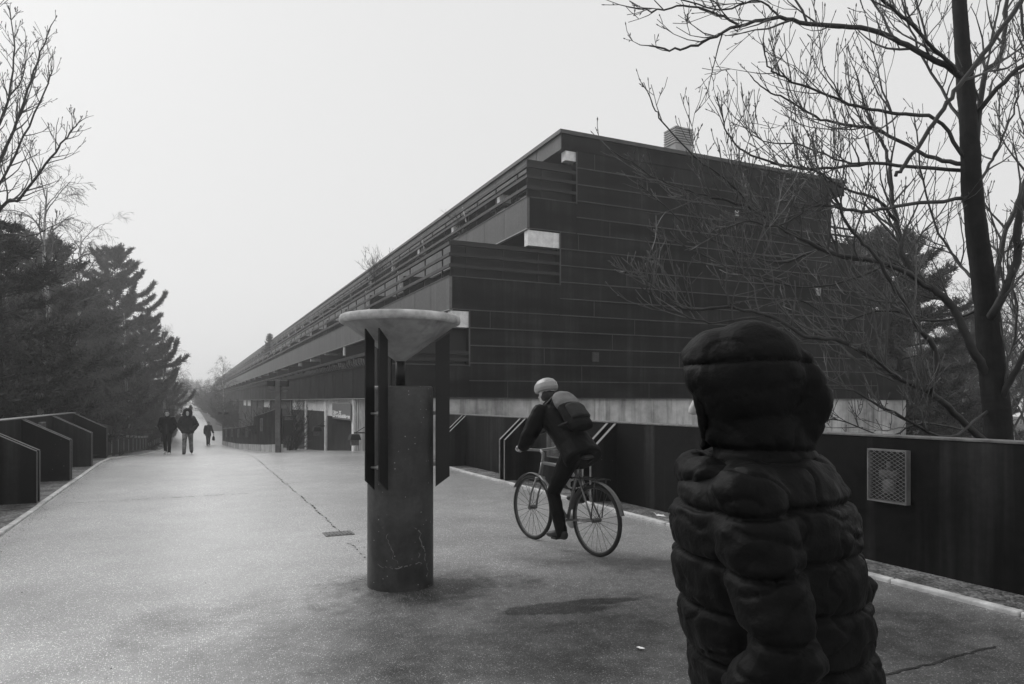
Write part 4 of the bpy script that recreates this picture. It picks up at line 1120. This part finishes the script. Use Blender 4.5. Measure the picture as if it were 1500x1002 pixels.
def hand(mb, w, d, side, curl, s, palm_n):
    """palm, four unequal bent fingers and a thumb from the side of the palm"""
    d = d.normalized(); side = (side - d * side.dot(d)).normalized(); n_ = palm_n
    secs = [(w + d * t, side * a, n_ * b) for t, a, b in ((-.02, .026, .022), (.0, .028, .02), (.04, .040, .017), (.085, .042, .015), (.095, .036, .012))]
    mb.loft(secs, 12)
    for q, (o, ln) in enumerate(((.030, .072), (.010, .082), (-.011, .076), (-.031, .060))):
        p = w + d * .088 + side * o * s; dd = d.copy(); pts = [p - d * .012]; 
        for k in range(3):
            dd = (Matrix.Rotation(curl, 3, side) @ dd); p = p + dd * ln * (.42, .32, .26)[k]; pts.append(p)
        limb(mb, pts, [.0092, .0088, .008, .007], 8)
    p = w + d * .025 + side * .032 * s; dd = (d * .6 + side * .8 * s).normalized(); pts = [p]
    for k in range(2):
        p = p + dd * .034; pts.append(p); dd = (Matrix.Rotation(curl * .8, 3, side) @ (dd * .9 + d * .35)).normalized()
    limb(mb, pts, [.013, .011, .009], 8)
def person(label, loc, rz, J, vox=.011, group=None, jacket='cloth_black', trousers='cloth_black', shoes='black', hem=.80, jq=0, fold=.006, hands=None, hat=None, headrot=None, jg=.028, ag=None, wid=.17, dep=.115, seed=0, collar=True, leg_g=.014):
    pel, neck, hd = J['pel'], J['neck'], J['head']; hr = headrot or Matrix.Identity(3)
    b = MB(); torso(b, pel, neck, wid, dep)
    for s in (-1, 1):
        S = J['R' if s > 0 else 'L']; x = V(s, 0, 0)
        limb(b, [S['sh'], S['el'] * .5 + S['sh'] * .5, S['el'], S['wr'] * .6 + S['el'] * .4, S['wr']], [.058, .048, .040, .037, .026])
        limb(b, [S['hip'], S['hip'] * .55 + S['kn'] * .45, S['kn'], S['kn'] * .65 + S['an'] * .35, S['an']], [.090, .074, .052, .054, .036])
        f = (S['toe'] - S['an']); limb(b, [S['an'] + V(0, 0, -.02), S['an'] + f * .5 + V(0, 0, -.035), S['toe']], [.036, .036, .028], 10)
        limb(b, [neck * .85 + pel * .15, S['sh']], [.07, .062], 10)
        hs = (hands or {}).get('R' if s > 0 else 'L')
        if hs: hand(b, S['wr'], Vector(hs[0]), Vector(hs[1]), hs[2], hs[3], Vector(hs[4]).normalized())
        else: limb(b, [S['wr'], S['wr'] + (S['wr'] - S['el']).normalized() * .06], [.030, .032], 10, .6)
    head_mesh(b, hd, hr, neck)
    root = part('person', remesh(b, vox, 2), 'skin', None); root.location = loc; root.rotation_euler = (0, 0, rz); tag(root, label, 'person', group)
    eyes(hd, hr, root)
    # trousers
    m = MB(); torso(m, pel, pel + (neck - pel) * .5, wid * .97, dep * 1.05, .012, -.25)
    for s in (-1, 1):
        S = J['R' if s > 0 else 'L']
        an = S['an'] + (S['kn'] - S['an']).normalized() * -.015
        limb(m, [S['hip'], S['hip'] * .5 + S['kn'] * .5, S['kn'], S['kn'] * .5 + S['an'] * .5, an], [.098 + leg_g, .078 + leg_g, .058 + leg_g, .054 + leg_g, .048 + leg_g])
    part('trousers', remesh(m, vox, 3, fold * .8, 11, seed), trousers, root)
    hs_ = lambda s: (hands or {}).get('R' if s > 0 else 'L')
    # jacket
    ag = jg if ag is None else ag
    m = MB(); d = (neck - pel).normalized(); y = (V(0, 1, 0) - d * d.y).normalized(); x = V(1, 0, 0); ln = (neck - pel).length
    lo = (hem - pel.z) / max(.3, d.z)
    secs = [(pel + d * lo, x * (wid + jg + .01), y * (dep + jg + .008)), (pel + d * (lo + .03), x * (wid + jg + .018), y * (dep + jg + .018))]
    for f, a, bb in ((.12, .98, 1.05), (.4, .97, 1.08), (.65, 1.03, 1.1), (.82, 1.02, 1.0), (.92, .84, .84), (.99, .55, .66)):
        secs.append((pel + d * (ln * f), x * (wid * a + jg), y * (dep * bb + jg)))
    m.loft(secs, 22)
    for s in (-1, 1):
        S = J['R' if s > 0 else 'L']
        limb(m, [neck * .86 + pel * .14 + V(s * .05, 0, 0), S['sh'] + V(0, 0, -.006)], [.078 + ag * .5, .066 + ag * .8], 12)
        limb(m, [S['sh'], S['sh'] * .5 + S['el'] * .5, S['el'], S['el'] * .45 + S['wr'] * .55, S['wr'] * .97 + S['el'] * .03 if hs_(s) else S['wr'] + (S['wr'] - S['el']).normalized() * .07], [.062 + ag, .057 + ag, .052 + ag, .046 + ag, .040 + ag * .8])
    if collar: m.loft([(neck + d * -.06, x * .095, y * .10), (neck + d * .03, x * .088, y * .092), (neck + d * .065, x * .084, y * .09)], 16)
    j = part('jacket', remesh(m, vox, 3, fold, 8, seed + 3, jq), jacket, root)
    for s in (-1, 1):
        S = J['R' if s > 0 else 'L']; m = MB(); a, tt = S['an'], S['toe']; f = (tt - a); f.z = 0; f.normalize(); q = V(0, 0, 1)
        sl = [(a - f * .075 + q * -.045, .030, .035), (a - f * .05 + q * -.035, .042, .055), (a + f * .02 + q * -.03, .045, .06), (a + f * .10 + q * -.05, .048, .04), (a + f * .17 + q * -.06, .044, .03), (a + f * .205 + q * -.062, .028, .02)]
        sd = f.cross(q).normalized(); m.loft([(c, sd * r1, q * r2) for c, r1, r2 in sl], 14)
        part('shoe', remesh(m, .009, 2), shoes, root)
    if hat: hat(root, hd, hr)
    return root
def hair_cap(root, hd, hr, m='hair', low=-.02, name='hair', g=.010, back=-.06):
    b = MB(); T = lambda p: hd + hr @ Vector(p)
    b.ball(T((0, -.018, .028)), (.078 + g, .095 + g, .098 + g), 20, hr); me = remesh(b, .008, 2, .003, 60)
    bm = bmesh.new(); bm.from_mesh(me); inv = hr.inverted()
    def lim(y): return .068 if y > .035 else (.03 - .02 * (.035 - y) / .06 if y > -.03 else -.05)
    kill = [v for v in bm.verts if (inv @ (v.co - hd)).z < lim((inv @ (v.co - hd)).y)]
    bmesh.ops.delete(bm, geom=kill, context='VERTS'); bm.to_mesh(me); bm.free()
    return part(name, me, m, root)
def short_hair(root, hd, hr): hair_cap(root, hd, hr)
def beanie(root, hd, hr):
    T = lambda p: hd + hr @ Vector(p); b = MB(); up = hr @ UP; xx = hr @ V(1, 0, 0); yy = hr @ V(0, 1, 0)
    b.loft([(T((0, -.012, .02)), xx * .090, yy * .110), (T((0, -.012, .035)), xx * .096, yy * .116), (T((0, -.014, .07)), xx * .095, yy * .113), (T((0, -.02, .11)), xx * .078, yy * .095), (T((0, -.026, .135)), xx * .048, yy * .06), (T((0, -.03, .145)), xx * .02, yy * .02)], 24)
    part('beanie', remesh(b, .008, 2, .004, 26), 'cloth_black', root)
    b = MB(); b.loft([(T((0, -.012, .004)), xx * .092, yy * .113), (T((0, -.012, .01)), xx * .100, yy * .121), (T((0, -.012, .05)), xx * .102, yy * .122), (T((0, -.012, .056)), xx * .095, yy * .115)], 24)
    part('beanie_brim', remesh(b, .007, 1, .003, 40), 'cloth_dark', root)
    b = MB(); hair = (-.05, .0)
    b.ball(T((0, -.07, -.045)), (.07, .045, .055), 14, hr); part('hair', remesh(b, .008, 2, .004, 60), 'hair', root)
def fur_hood(root, hd, hr):
    T = lambda p: hd + hr @ Vector(p); b = MB()
    b.ball(T((0, -.05, .01)), (.125, .12, .15), 18, hr); limb(b, [T((0, -.06, -.10)), T((0, -.06, -.2))], [.11, .13]); part('hood', remesh(b, .012, 3, .004, 20), 'cloth_mid', root)
    b = MB(); pts = []
    for q in range(25):
        a = 2 * PI * q / 24; pts.append(T((math.sin(a) * .135, .035 - .02 * math.cos(a), .005 + math.cos(a) * .155)))
    b.tube(pts, [.048 + .008 * (q % 2) for q in range(25)], 10)
    part('fur_trim', remesh(b, .01, 1, .018, 40), 'fur', root)
def helmet(root, hd, hr):
    T = lambda p: hd + hr @ Vector(p); xx = hr @ V(1, 0, 0); yy = hr @ V(0, 1, 0); b = MB()
    b.loft([(T((0, -.01, .02)), xx * .108, yy * .135), (T((0, -.012, .055)), xx * .116, yy * .150), (T((0, -.014, .10)), xx * .108, yy * .138), (T((0, -.016, .14)), xx * .078, yy * .10), (T((0, -.018, .16)), xx * .035, yy * .045)], 28)
    h = part('helmet', remesh(b, .007, 2), 'helmet', root)
    for s in (-.06, -.025, .025, .06):
        b = MB(); P = [T((s * (1 - .3 * abs(q)), q * .112 - .012, .166 - .06 * q * q - abs(s) * .42)) for q in (-1, -.6, -.2, .2, .6, .95)]; b.tube(P, [.004, .009, .009, .009, .009, .004], 8); b.build('helmet_vent', 'black', h, True)
    b = MB(); P = [T((s * .085, .0, .03 - .10 * (1 - s * s))) for s in (-1, -.6, 0, .6, 1)]; b.tube(P, .006, 6); b.build('strap', 'black', h, True)
    b = MB(); b.ball(T((0, -.035, -.03)), (.085, .085, .078), 14, hr); part('hair', remesh(b, .009, 2, .003, 50), 'hair', root)
def J_walk(h=1.75, step=.22, lean=.03, arm='pocket', spread=.0):
    k = h / 1.75; D = {'pel': V(0, 0, .96), 'neck': V(0, lean, 1.47), 'head': V(0, lean + .035, 1.625)}
    for s, n in ((-1, 'L'), (1, 'R')):
        st = step * s
        S = {'sh': V(s * .185, lean * .8 - .01, 1.415), 'hip': V(s * .088, 0, .93), 'kn': V(s * .105, st * .55 + .03, .50), 'an': V(s * .115, st - (.06 if st < 0 else 0), .095 if st > 0 else .12)}
        S['toe'] = S['an'] + V(s * .02, .16, -.065 if st > 0 else -.085)
        if arm == 'pocket': S['el'] = V(s * (.285 + spread), -.10, 1.15); S['wr'] = V(s * .20, .075, .985)
        else: S['el'] = V(s * .24, -.04 - st * .25, 1.13); S['wr'] = V(s * .25, .06 - st * .5, .88)
        D[n] = S
    if k != 1:
        for a in list(D):
            if isinstance(D[a], dict): D[a] = {x: y * k for x, y in D[a].items()}
            else: D[a] = D[a] * k
    return D
# man passing close in front of the camera
fg = ray(1148, 587, 1.64)
J = J_walk(1.76, .30, .07, 'hang')
J['L'].update(sh=V(-.215, .04, 1.40), el=V(-.315, -.05, 1.13), wr=V(-.31, .10, .89)); J['R'].update(sh=V(.215, .04, 1.40), el=V(.32, -.11, 1.13), wr=V(.31, -.03, .87))
def puffer_hood(root, hd, hr):
    T = lambda p: hd + hr @ Vector(p); inv = hr.inverted(); b = MB()
    b.ball(T((0, -.025, .02)), (.128, .142, .142), 22, hr); b.ball(T((0, .03, .045)), (.118, .105, .112), 18, hr); b.ball(T((0, .02, -.075)), (.098, .07, .075), 18, hr); limb(b, [T((0, -.15, .05)), T((0, -.17, -.02)), T((0, -.14, -.10))], [.03, .04, .04])
    limb(b, [T((0, -.03, -.06)), T((0, -.045, -.17))], [.105, .118], 18)
    me = remesh(b, .0075, 4, .009, 7, 4, .006, 5); bm = bmesh.new(); bm.from_mesh(me)
    def inside(v):
        q = inv @ (v.co - hd); return q.y > .062 and (q.x / .074) ** 2 + ((q.z + .005) / .112) ** 2 < 1
    bmesh.ops.delete(bm, geom=[v for v in bm.verts if inside(v)], context='VERTS')
    for _ in range(12):
        bv = [v for v in bm.verts if v.is_boundary]; new = {}
        for v in bv:
            ns = [e.other_vert(v).co for e in v.link_edges if e.is_boundary]
            if len(ns) == 2: new[v] = v.co * .4 + (ns[0] + ns[1]) * .3
        for v, co_ in new.items(): v.co = co_
    bm.to_mesh(me); bm.free()
    h = part('hood', me, 'cloth_black', root); s = h.modifiers.new('thickness', 'SOLIDIFY'); s.thickness = .012; s.offset = 0
    b = MB(); pts = [T((math.sin(a) * .078, .106 - .026 * abs(math.sin(a)) - .018 * max(0, -math.cos(a)), -.004 + math.cos(a) * .114)) for a in [2 * PI * q / 28 for q in range(29)]]
    b.tube(pts, .013, 10); part('hood_rim', remesh(b, .008, 2, .004, 30), 'cloth_black', root)
r_ = person('man in long black quilted coat with the hood up, striding past close to the camera', (fg.x, fg.y, -.115), R(36), J, .0068, jq=.009, hands={'L': ((0, .25, -1), (0, 1, .2), .45, 1, (1, 0, 0)), 'R': ((0, .05, -1), (0, 1, 0), .45, 1, (-1, 0, 0))}, hem=.60, jg=.05, ag=.026, hat=puffer_hood, headrot=Matrix.Rotation(R(5), 3, 'Z') @ Matrix.Rotation(R(-6), 3, 'X'), trousers='cloth_black', dep=.15, wid=.205, fold=.007)
hd = J['head']; m = MB()
d_ = (J['neck'] - J['pel']).normalized(); m = MB()
ring = [J['neck'] + V(math.cos(q * PI / 12) * .155, math.sin(q * PI / 12) * .150 - .01, -.045 + .02 * math.sin(q * PI / 12)) for q in range(25)]
m.tube(ring, [.042 + .006 * math.sin(q * 2.1) for q in range(25)], 10); part('hood_collar', remesh(m, .0075, 2, .007, 13, 5, .006, 4), 'cloth_black', r_)
S = J['L']; fw = (S['wr'] - S['el']).normalized()
m = MB(); limb(m, [S['el'] * .10 + S['wr'] * .90, S['wr'] + fw * .0], [.060, .058], 16); part('cuff', remesh(m, .008, 2, .004, 22), 'cloth_dark', r_)
# two men walking towards the camera
def on_path(u, d): p = ray(u, 587, d); return (p.x, p.y, prof(p.y) + .0)
J = J_walk(1.78, -.27, .02, 'pocket')
r_ = person('bareheaded walking man in open black jacket and white shoes, nearer the slatted railing', on_path(245, 28.6), PI - R(8), J, .012, jacket='cloth_black', trousers='cloth_black', shoes='shoe_white', hem=.86, jg=.045, hat=short_hair, group='walking men')
m = MB(); m.box(-.026, .026, .165, .178, .84, 1.36); m.build('zip_panel', 'cloth_mid', r_)
m = MB(); m.loft([(V(0, .02, 1.475), V(.07, 0, 0), V(0, .075, 0)), (V(0, .03, 1.515), V(.066, 0, 0), V(0, .07, 0))], 14); m.build('collar', 'shoe_white', r_)
J = J_walk(1.76, .26, .03, 'pocket', .03)
r_ = person('walking man in fur trimmed hood, dark parka and pale washed jeans, hands in pockets', on_path(275, 28.3), PI - R(4), J, .012, jacket='cloth_mid', trousers='denim', shoes='cloth_mid', hem=.84, jg=.055, hat=fur_hood, group='walking men', leg_g=.024)
J = J_walk(1.76, .2, .02, 'hang')
J['L']['el'] = V(-.27, -.02, 1.15); J['L']['wr'] = V(-.36, .02, .92)
r_ = person('distant person in short dark coat carrying a dark bag down the path', on_path(305, 52.6), PI + R(12), J, .014, jacket='cloth_dark', trousers='cloth_dark', hem=.72, jg=.03, hat=short_hair,
            hands={'L': ((-.12, 0, -1), (0, 1, 0), .75, 1, (1, 0, 0)), 'R': ((0, .1, -1), (0, 1, 0), .35, 1, (-1, 0, 0))})
q_ = on_path(305, 52.6); M4 = Matrix.Rotation(PI + R(12), 3, 'Z'); bl = M4 @ V(-.37, .02, 0)
t = thing('shoulder_bag', 'dark bag hanging from the hand of the distant person on the path', 'bag', (q_[0] + bl.x, q_[1] + bl.y, q_[2] + .36), PI + R(12))
m = MB(); m.loft([(V(0, 0, 0), V(.07, 0, 0), V(0, .17, 0)), (V(0, 0, .03), V(.09, 0, 0), V(0, .21, 0)), (V(0, 0, .22), V(.08, 0, 0), V(0, .20, 0)), (V(0, 0, .32), V(.04, 0, 0), V(0, .16, 0))], 16); part('bag_body', remesh(m, .014, 2, .006, 12), 'cloth_black', t)
m = MB(); m.tube([V(0, -.11, .3), V(0, -.06, .46), V(0, .06, .46), V(0, .11, .3)], .012, 6); m.build('handle', 'black', t, True)
# ---------------------------------------------------------------- cyclist
bx, by, brz = 3.50, 6.36, R(10)
bk = thing('bicycle', 'pale framed bicycle ridden along the path by the helmeted cyclist', 'bicycle', (bx, by, 0), brz)
RW = .345
def wheel(y):
    m = MB(); c = V(0, y, RW); m.tube([c + V(-.05, 0, 0), c + V(.05, 0, 0)], .022, 10)
    for k in range(24):
        a = 2 * PI * k / 24; m.tube([c + V(.022 * (-1) ** k, 0, 0), c + V(0, math.cos(a) * .312, math.sin(a) * .312)], .0022, 4, False)
    wh = m.build('wheel', 'rim', bk)
    def ring(r, rt, n=40):
        m = MB(); m.tube([c + V(0, math.cos(2 * PI * k / n) * r, math.sin(2 * PI * k / n) * r) for k in range(n + 1)], rt, 8, False); return m
    ring(.315, .012).build('rim', 'rim', wh, True); ring(.328, .021).build('tyre', 'tyre', wh, True)
wheel(-.50); wheel(.54)
m = MB(); BB = V(0, -.06, .29); ST = V(0, -.22, .82); HT = V(0, .36, .84); HB = V(0, .405, .70); RA = V(0, -.5, RW)
for a, b, r in ((BB, ST, .018), (BB, HB, .022), (ST, HT, .018), (HB, HT, .021)): m.tube([a, b], r, 10)
for s in (-.055, .055):
    m.tube([BB + V(s * .5, 0, 0), RA + V(s, 0, 0)], .010, 8); m.tube([ST + V(s * .3, 0, -.03), RA + V(s, 0, 0)], .009, 8)
m.build('frame', 'frame', bk, True)
m = MB()
for s in (-.05, .05): m.tube([HB + V(s, 0, -.03), V(s, .50, .50), V(s, .54, RW)], .011, 8)
m.tube([HB + V(-.06, 0, -.03), HB + V(.06, 0, -.03)], .016, 8); m.build('fork', 'frame', bk, True)
m = MB(); m.tube([HT, HT + V(0, -.01, .10), HT + V(0, .05, .13)], .016, 8); m.tube([V(-.31, .36, .98), V(-.18, .40, .985), V(0, .41, .97), V(.18, .40, .985), V(.31, .36, .98)], .014, 10); m.build('handlebar', 'galv', bk, True)
m = MB(); m.loft([(V(0, -.40, .945), V(.06, 0, 0), V(0, 0, .015)), (V(0, -.36, .95), V(.075, 0, 0), V(0, 0, .03)), (V(0, -.27, .95), V(.045, 0, 0), V(0, 0, .026)), (V(0, -.15, .95), V(.02, 0, 0), V(0, 0, .02))], 14); m.tube([ST, ST + V(0, -.04, .12)], .014, 8); m.build('saddle', 'black', bk, True)
m = MB(); m.tube([BB + V(-.07, 0, 0), BB + V(.07, 0, 0)], .02, 10); m.tube([BB + V(-.07, 0, 0), BB + V(-.08, .01, -.17)], .011, 8); m.tube([BB + V(.07, 0, 0), BB + V(.08, -.01, .17)], .011, 8)
m.tube([BB + V(.05, 0, 0), BB + V(.056, 0, 0)], .09, 24); m.build('crank', 'galv', bk, True)
for s, z, y in ((-1, -.17, .01), (1, .17, -.01)):
    m = MB(); p = BB + V(s * .13, y, z); m.box(p.x - .045, p.x + .045, p.y - .04, p.y + .04, p.z - .01, p.z + .01); m.build('pedal', 'black', bk)
for y, a0, a1 in ((-.5, .15, 2.9), (.54, .5, 2.5)):
    m = MB(); c = V(0, y, RW); n = 16; last = None
    for k in range(n + 1):
        a = a0 + (a1 - a0) * k / n; u_ = V(0, math.cos(a), math.sin(a)) * .37
        cur = (c + u_ + V(-.028, 0, 0), c + u_ * 1.02, c + u_ + V(.028, 0, 0))
        if last: m.quad(last[0], cur[0], cur[1], last[1]); m.quad(last[1], cur[1], cur[2], last[2])
        last = cur
    m.build('mudguard', 'rim', bk, True)
m = MB()
for s in (-.07, .07): m.tube([V(s, -.22, .74), V(s, -.62, .74)], .007, 6); m.tube([V(s, -.56, .74), V(s, -.5, .36)], .006, 6)
for y in (-.3, -.42, -.54): m.tube([V(-.07, y, .74), V(.07, y, .74)], .006, 6)
m.build('rack', 'black', bk, True)
J = {'pel': V(0, -.24, 1.0), 'neck': V(0, .20, 1.43), 'head': V(0, .30, 1.575),
     'L': {'sh': V(-.185, .15, 1.375), 'el': V(-.27, .21, 1.17), 'wr': V(-.27, .33, 1.03), 'hip': V(-.09, -.23, .97), 'kn': V(-.10, .05, .56), 'an': V(-.115, -.10, .20), 'toe': V(-.125, .07, .135)},
     'R': {'sh': V(.185, .15, 1.375), 'el': V(.27, .21, 1.17), 'wr': V(.27, .33, 1.03), 'hip': V(.09, -.23, .97), 'kn': V(.11, .19, .82), 'an': V(.115, -.12, .55), 'toe': V(.125, .05, .48)}}
hn = {a: ((0, .95, -.15), (1, 0, 0), -1.0, b, (0, .3, .95)) for a, b in (('L', 1), ('R', -1))}
cyc = person('cyclist in grey helmet and dark jacket riding away along the fin wall', (bx, by, 0), brz, J, .0075, jacket='cloth_black', trousers='cloth_black', shoes='black', hem=.92, jg=.035, hat=helmet, hands=hn, fold=.006, collar=True, wid=.165, headrot=Matrix.Rotation(R(-12), 3, 'X'))
S = J['R']; m = MB(); limb(m, [S['kn'] * .6 + S['an'] * .4, S['kn'] * .3 + S['an'] * .7, S['an']], [.072, .066, .058]); part('gaiter', remesh(m, .009, 2, .003, 12), 'cloth_light', cyc)
bp = thing('backpack', 'dark backpack with a grey top worn on the back of the cyclist', 'backpack', (bx, by, 0), brz)
d_ = (J['neck'] - J['pel']).normalized(); n_ = V(0, -d_.z, d_.y); c0 = J['pel'] + d_ * .12 + n_ * .205; x_ = V(1, 0, 0)
m = MB(); m.loft([(c0 + d_ * a, x_ * b, n_ * e) for a, b, e in ((0, .12, .05), (.03, .15, .08), (.2, .155, .085), (.30, .15, .08))], 18); part('pack_body', remesh(m, .011, 3, .005, 12), 'cloth_dark', bp)
m = MB(); m.loft([(c0 + d_ * a, x_ * b, n_ * e) for a, b, e in ((.29, .145, .075), (.33, .155, .083), (.43, .14, .075), (.48, .10, .05))], 18); part('pack_top', remesh(m, .011, 3, .005, 12), 'bag', bp)
m = MB(); m.loft([(c0 + d_ * .08 + n_ * .055, x_ * .11, n_ * .05), (c0 + d_ * .1 + n_ * .06, x_ * .12, n_ * .055), (c0 + d_ * .24 + n_ * .06, x_ * .12, n_ * .055), (c0 + d_ * .27 + n_ * .05, x_ * .10, n_ * .05)], 18); part('front_pocket', remesh(m, .011, 2, .005, 14), 'cloth_mid', bp)
for s in (-1, 1):
    m = MB(); sh = J['L' if s < 0 else 'R']['sh']; m.tube([c0 + d_ * .46 + x_ * s * .1, sh + V(-s * .07, -.03, .10), sh + V(-s * .06, .12, .02), sh + V(-s * .03, .06, -.22), c0 + d_ * .08 + x_ * s * .15], .014, 8); m.build('strap', 'black', bp, True)
s_world[0] = True
# ---------------------------------------------------------------- light, air, camera
import os
w = bpy.data.worlds.new('World'); bpy.context.scene.world = w; w.use_nodes = True
t = w.node_tree; bg = t.nodes['Background']
SUN_EL, SUN_AZ = R(42), R(-26)          # azimuth measured from +Y towards +X: the sun stands behind the fog on the left, ahead
sky = N(t, 'ShaderNodeTexSky'); sky.sky_type = 'NISHITA'; sky.sun_disc = False
sky.sun_elevation = SUN_EL; sky.sun_rotation = SUN_AZ; sky.air_density = 1.6; sky.dust_density = 5; sky.ozone_density = 1
bw = N(t, 'ShaderNodeRGBToBW'); L(t, sky.outputs[0], bw.inputs[0])
x = mth(t, 'ADD', mth(t, 'MULTIPLY', bw.outputs[0], .07), 7.0)
L(t, grey(t, x), bg.inputs['Color']); bg.inputs['Strength'].default_value = .1
sd = bpy.data.lights.new('sun', 'SUN'); sd.energy = 1.5; sd.angle = R(40); sd.color = (1, 1, 1)
so = bpy.data.objects.new('sun', sd); C.objects.link(so)
dirv = Vector((math.sin(SUN_AZ) * math.cos(SUN_EL), math.cos(SUN_AZ) * math.cos(SUN_EL), math.sin(SUN_EL)))
so.rotation_euler = (-dirv).to_track_quat('-Z', 'Y').to_euler(); so.location = dirv * 30
hz = MB(); hz.box(-176, 176, -46, 530, -7.5, 16)
hm = bpy.data.materials.new('haze'); hm.use_nodes = True; ht = hm.node_tree; ht.nodes.clear()
ho = ht.nodes.new('ShaderNodeOutputMaterial'); hv = ht.nodes.new('ShaderNodeVolumePrincipled')
hv.inputs['Color'].default_value = (.97, .97, .97, 1); hv.inputs['Density'].default_value = .0019
hv.inputs['Anisotropy'].default_value = .6
ht.links.new(hv.outputs[0], ho.inputs['Volume'])
MT['haze'] = hm
h_ = hz.build('haze', 'haze'); struct(h_, 'stuff')
cam = bpy.data.cameras.new('camera'); co = bpy.data.objects.new('camera', cam); C.objects.link(co)
co.location = (0, 0, EYE); co.rotation_euler = (PI / 2, 0, -A)
cam.sensor_width = 36; cam.lens = 36 * F / 1500; cam.shift_y = 86 / 1500; cam.clip_end = 3000; cam.clip_start = .05
sc = bpy.context.scene; sc.camera = co
sc.view_settings.view_transform = 'Standard'; sc.view_settings.look = 'None'; sc.view_settings.exposure = 0.12; sc.view_settings.gamma = 1
cy = sc.cycles; cy.use_denoising = True; cy.max_bounces = 6; cy.diffuse_bounces = 3; cy.glossy_bounces = 3; cy.volume_bounces = 2; cy.transparent_max_bounces = 8
cy.use_adaptive_sampling = True; cy.adaptive_threshold = .02
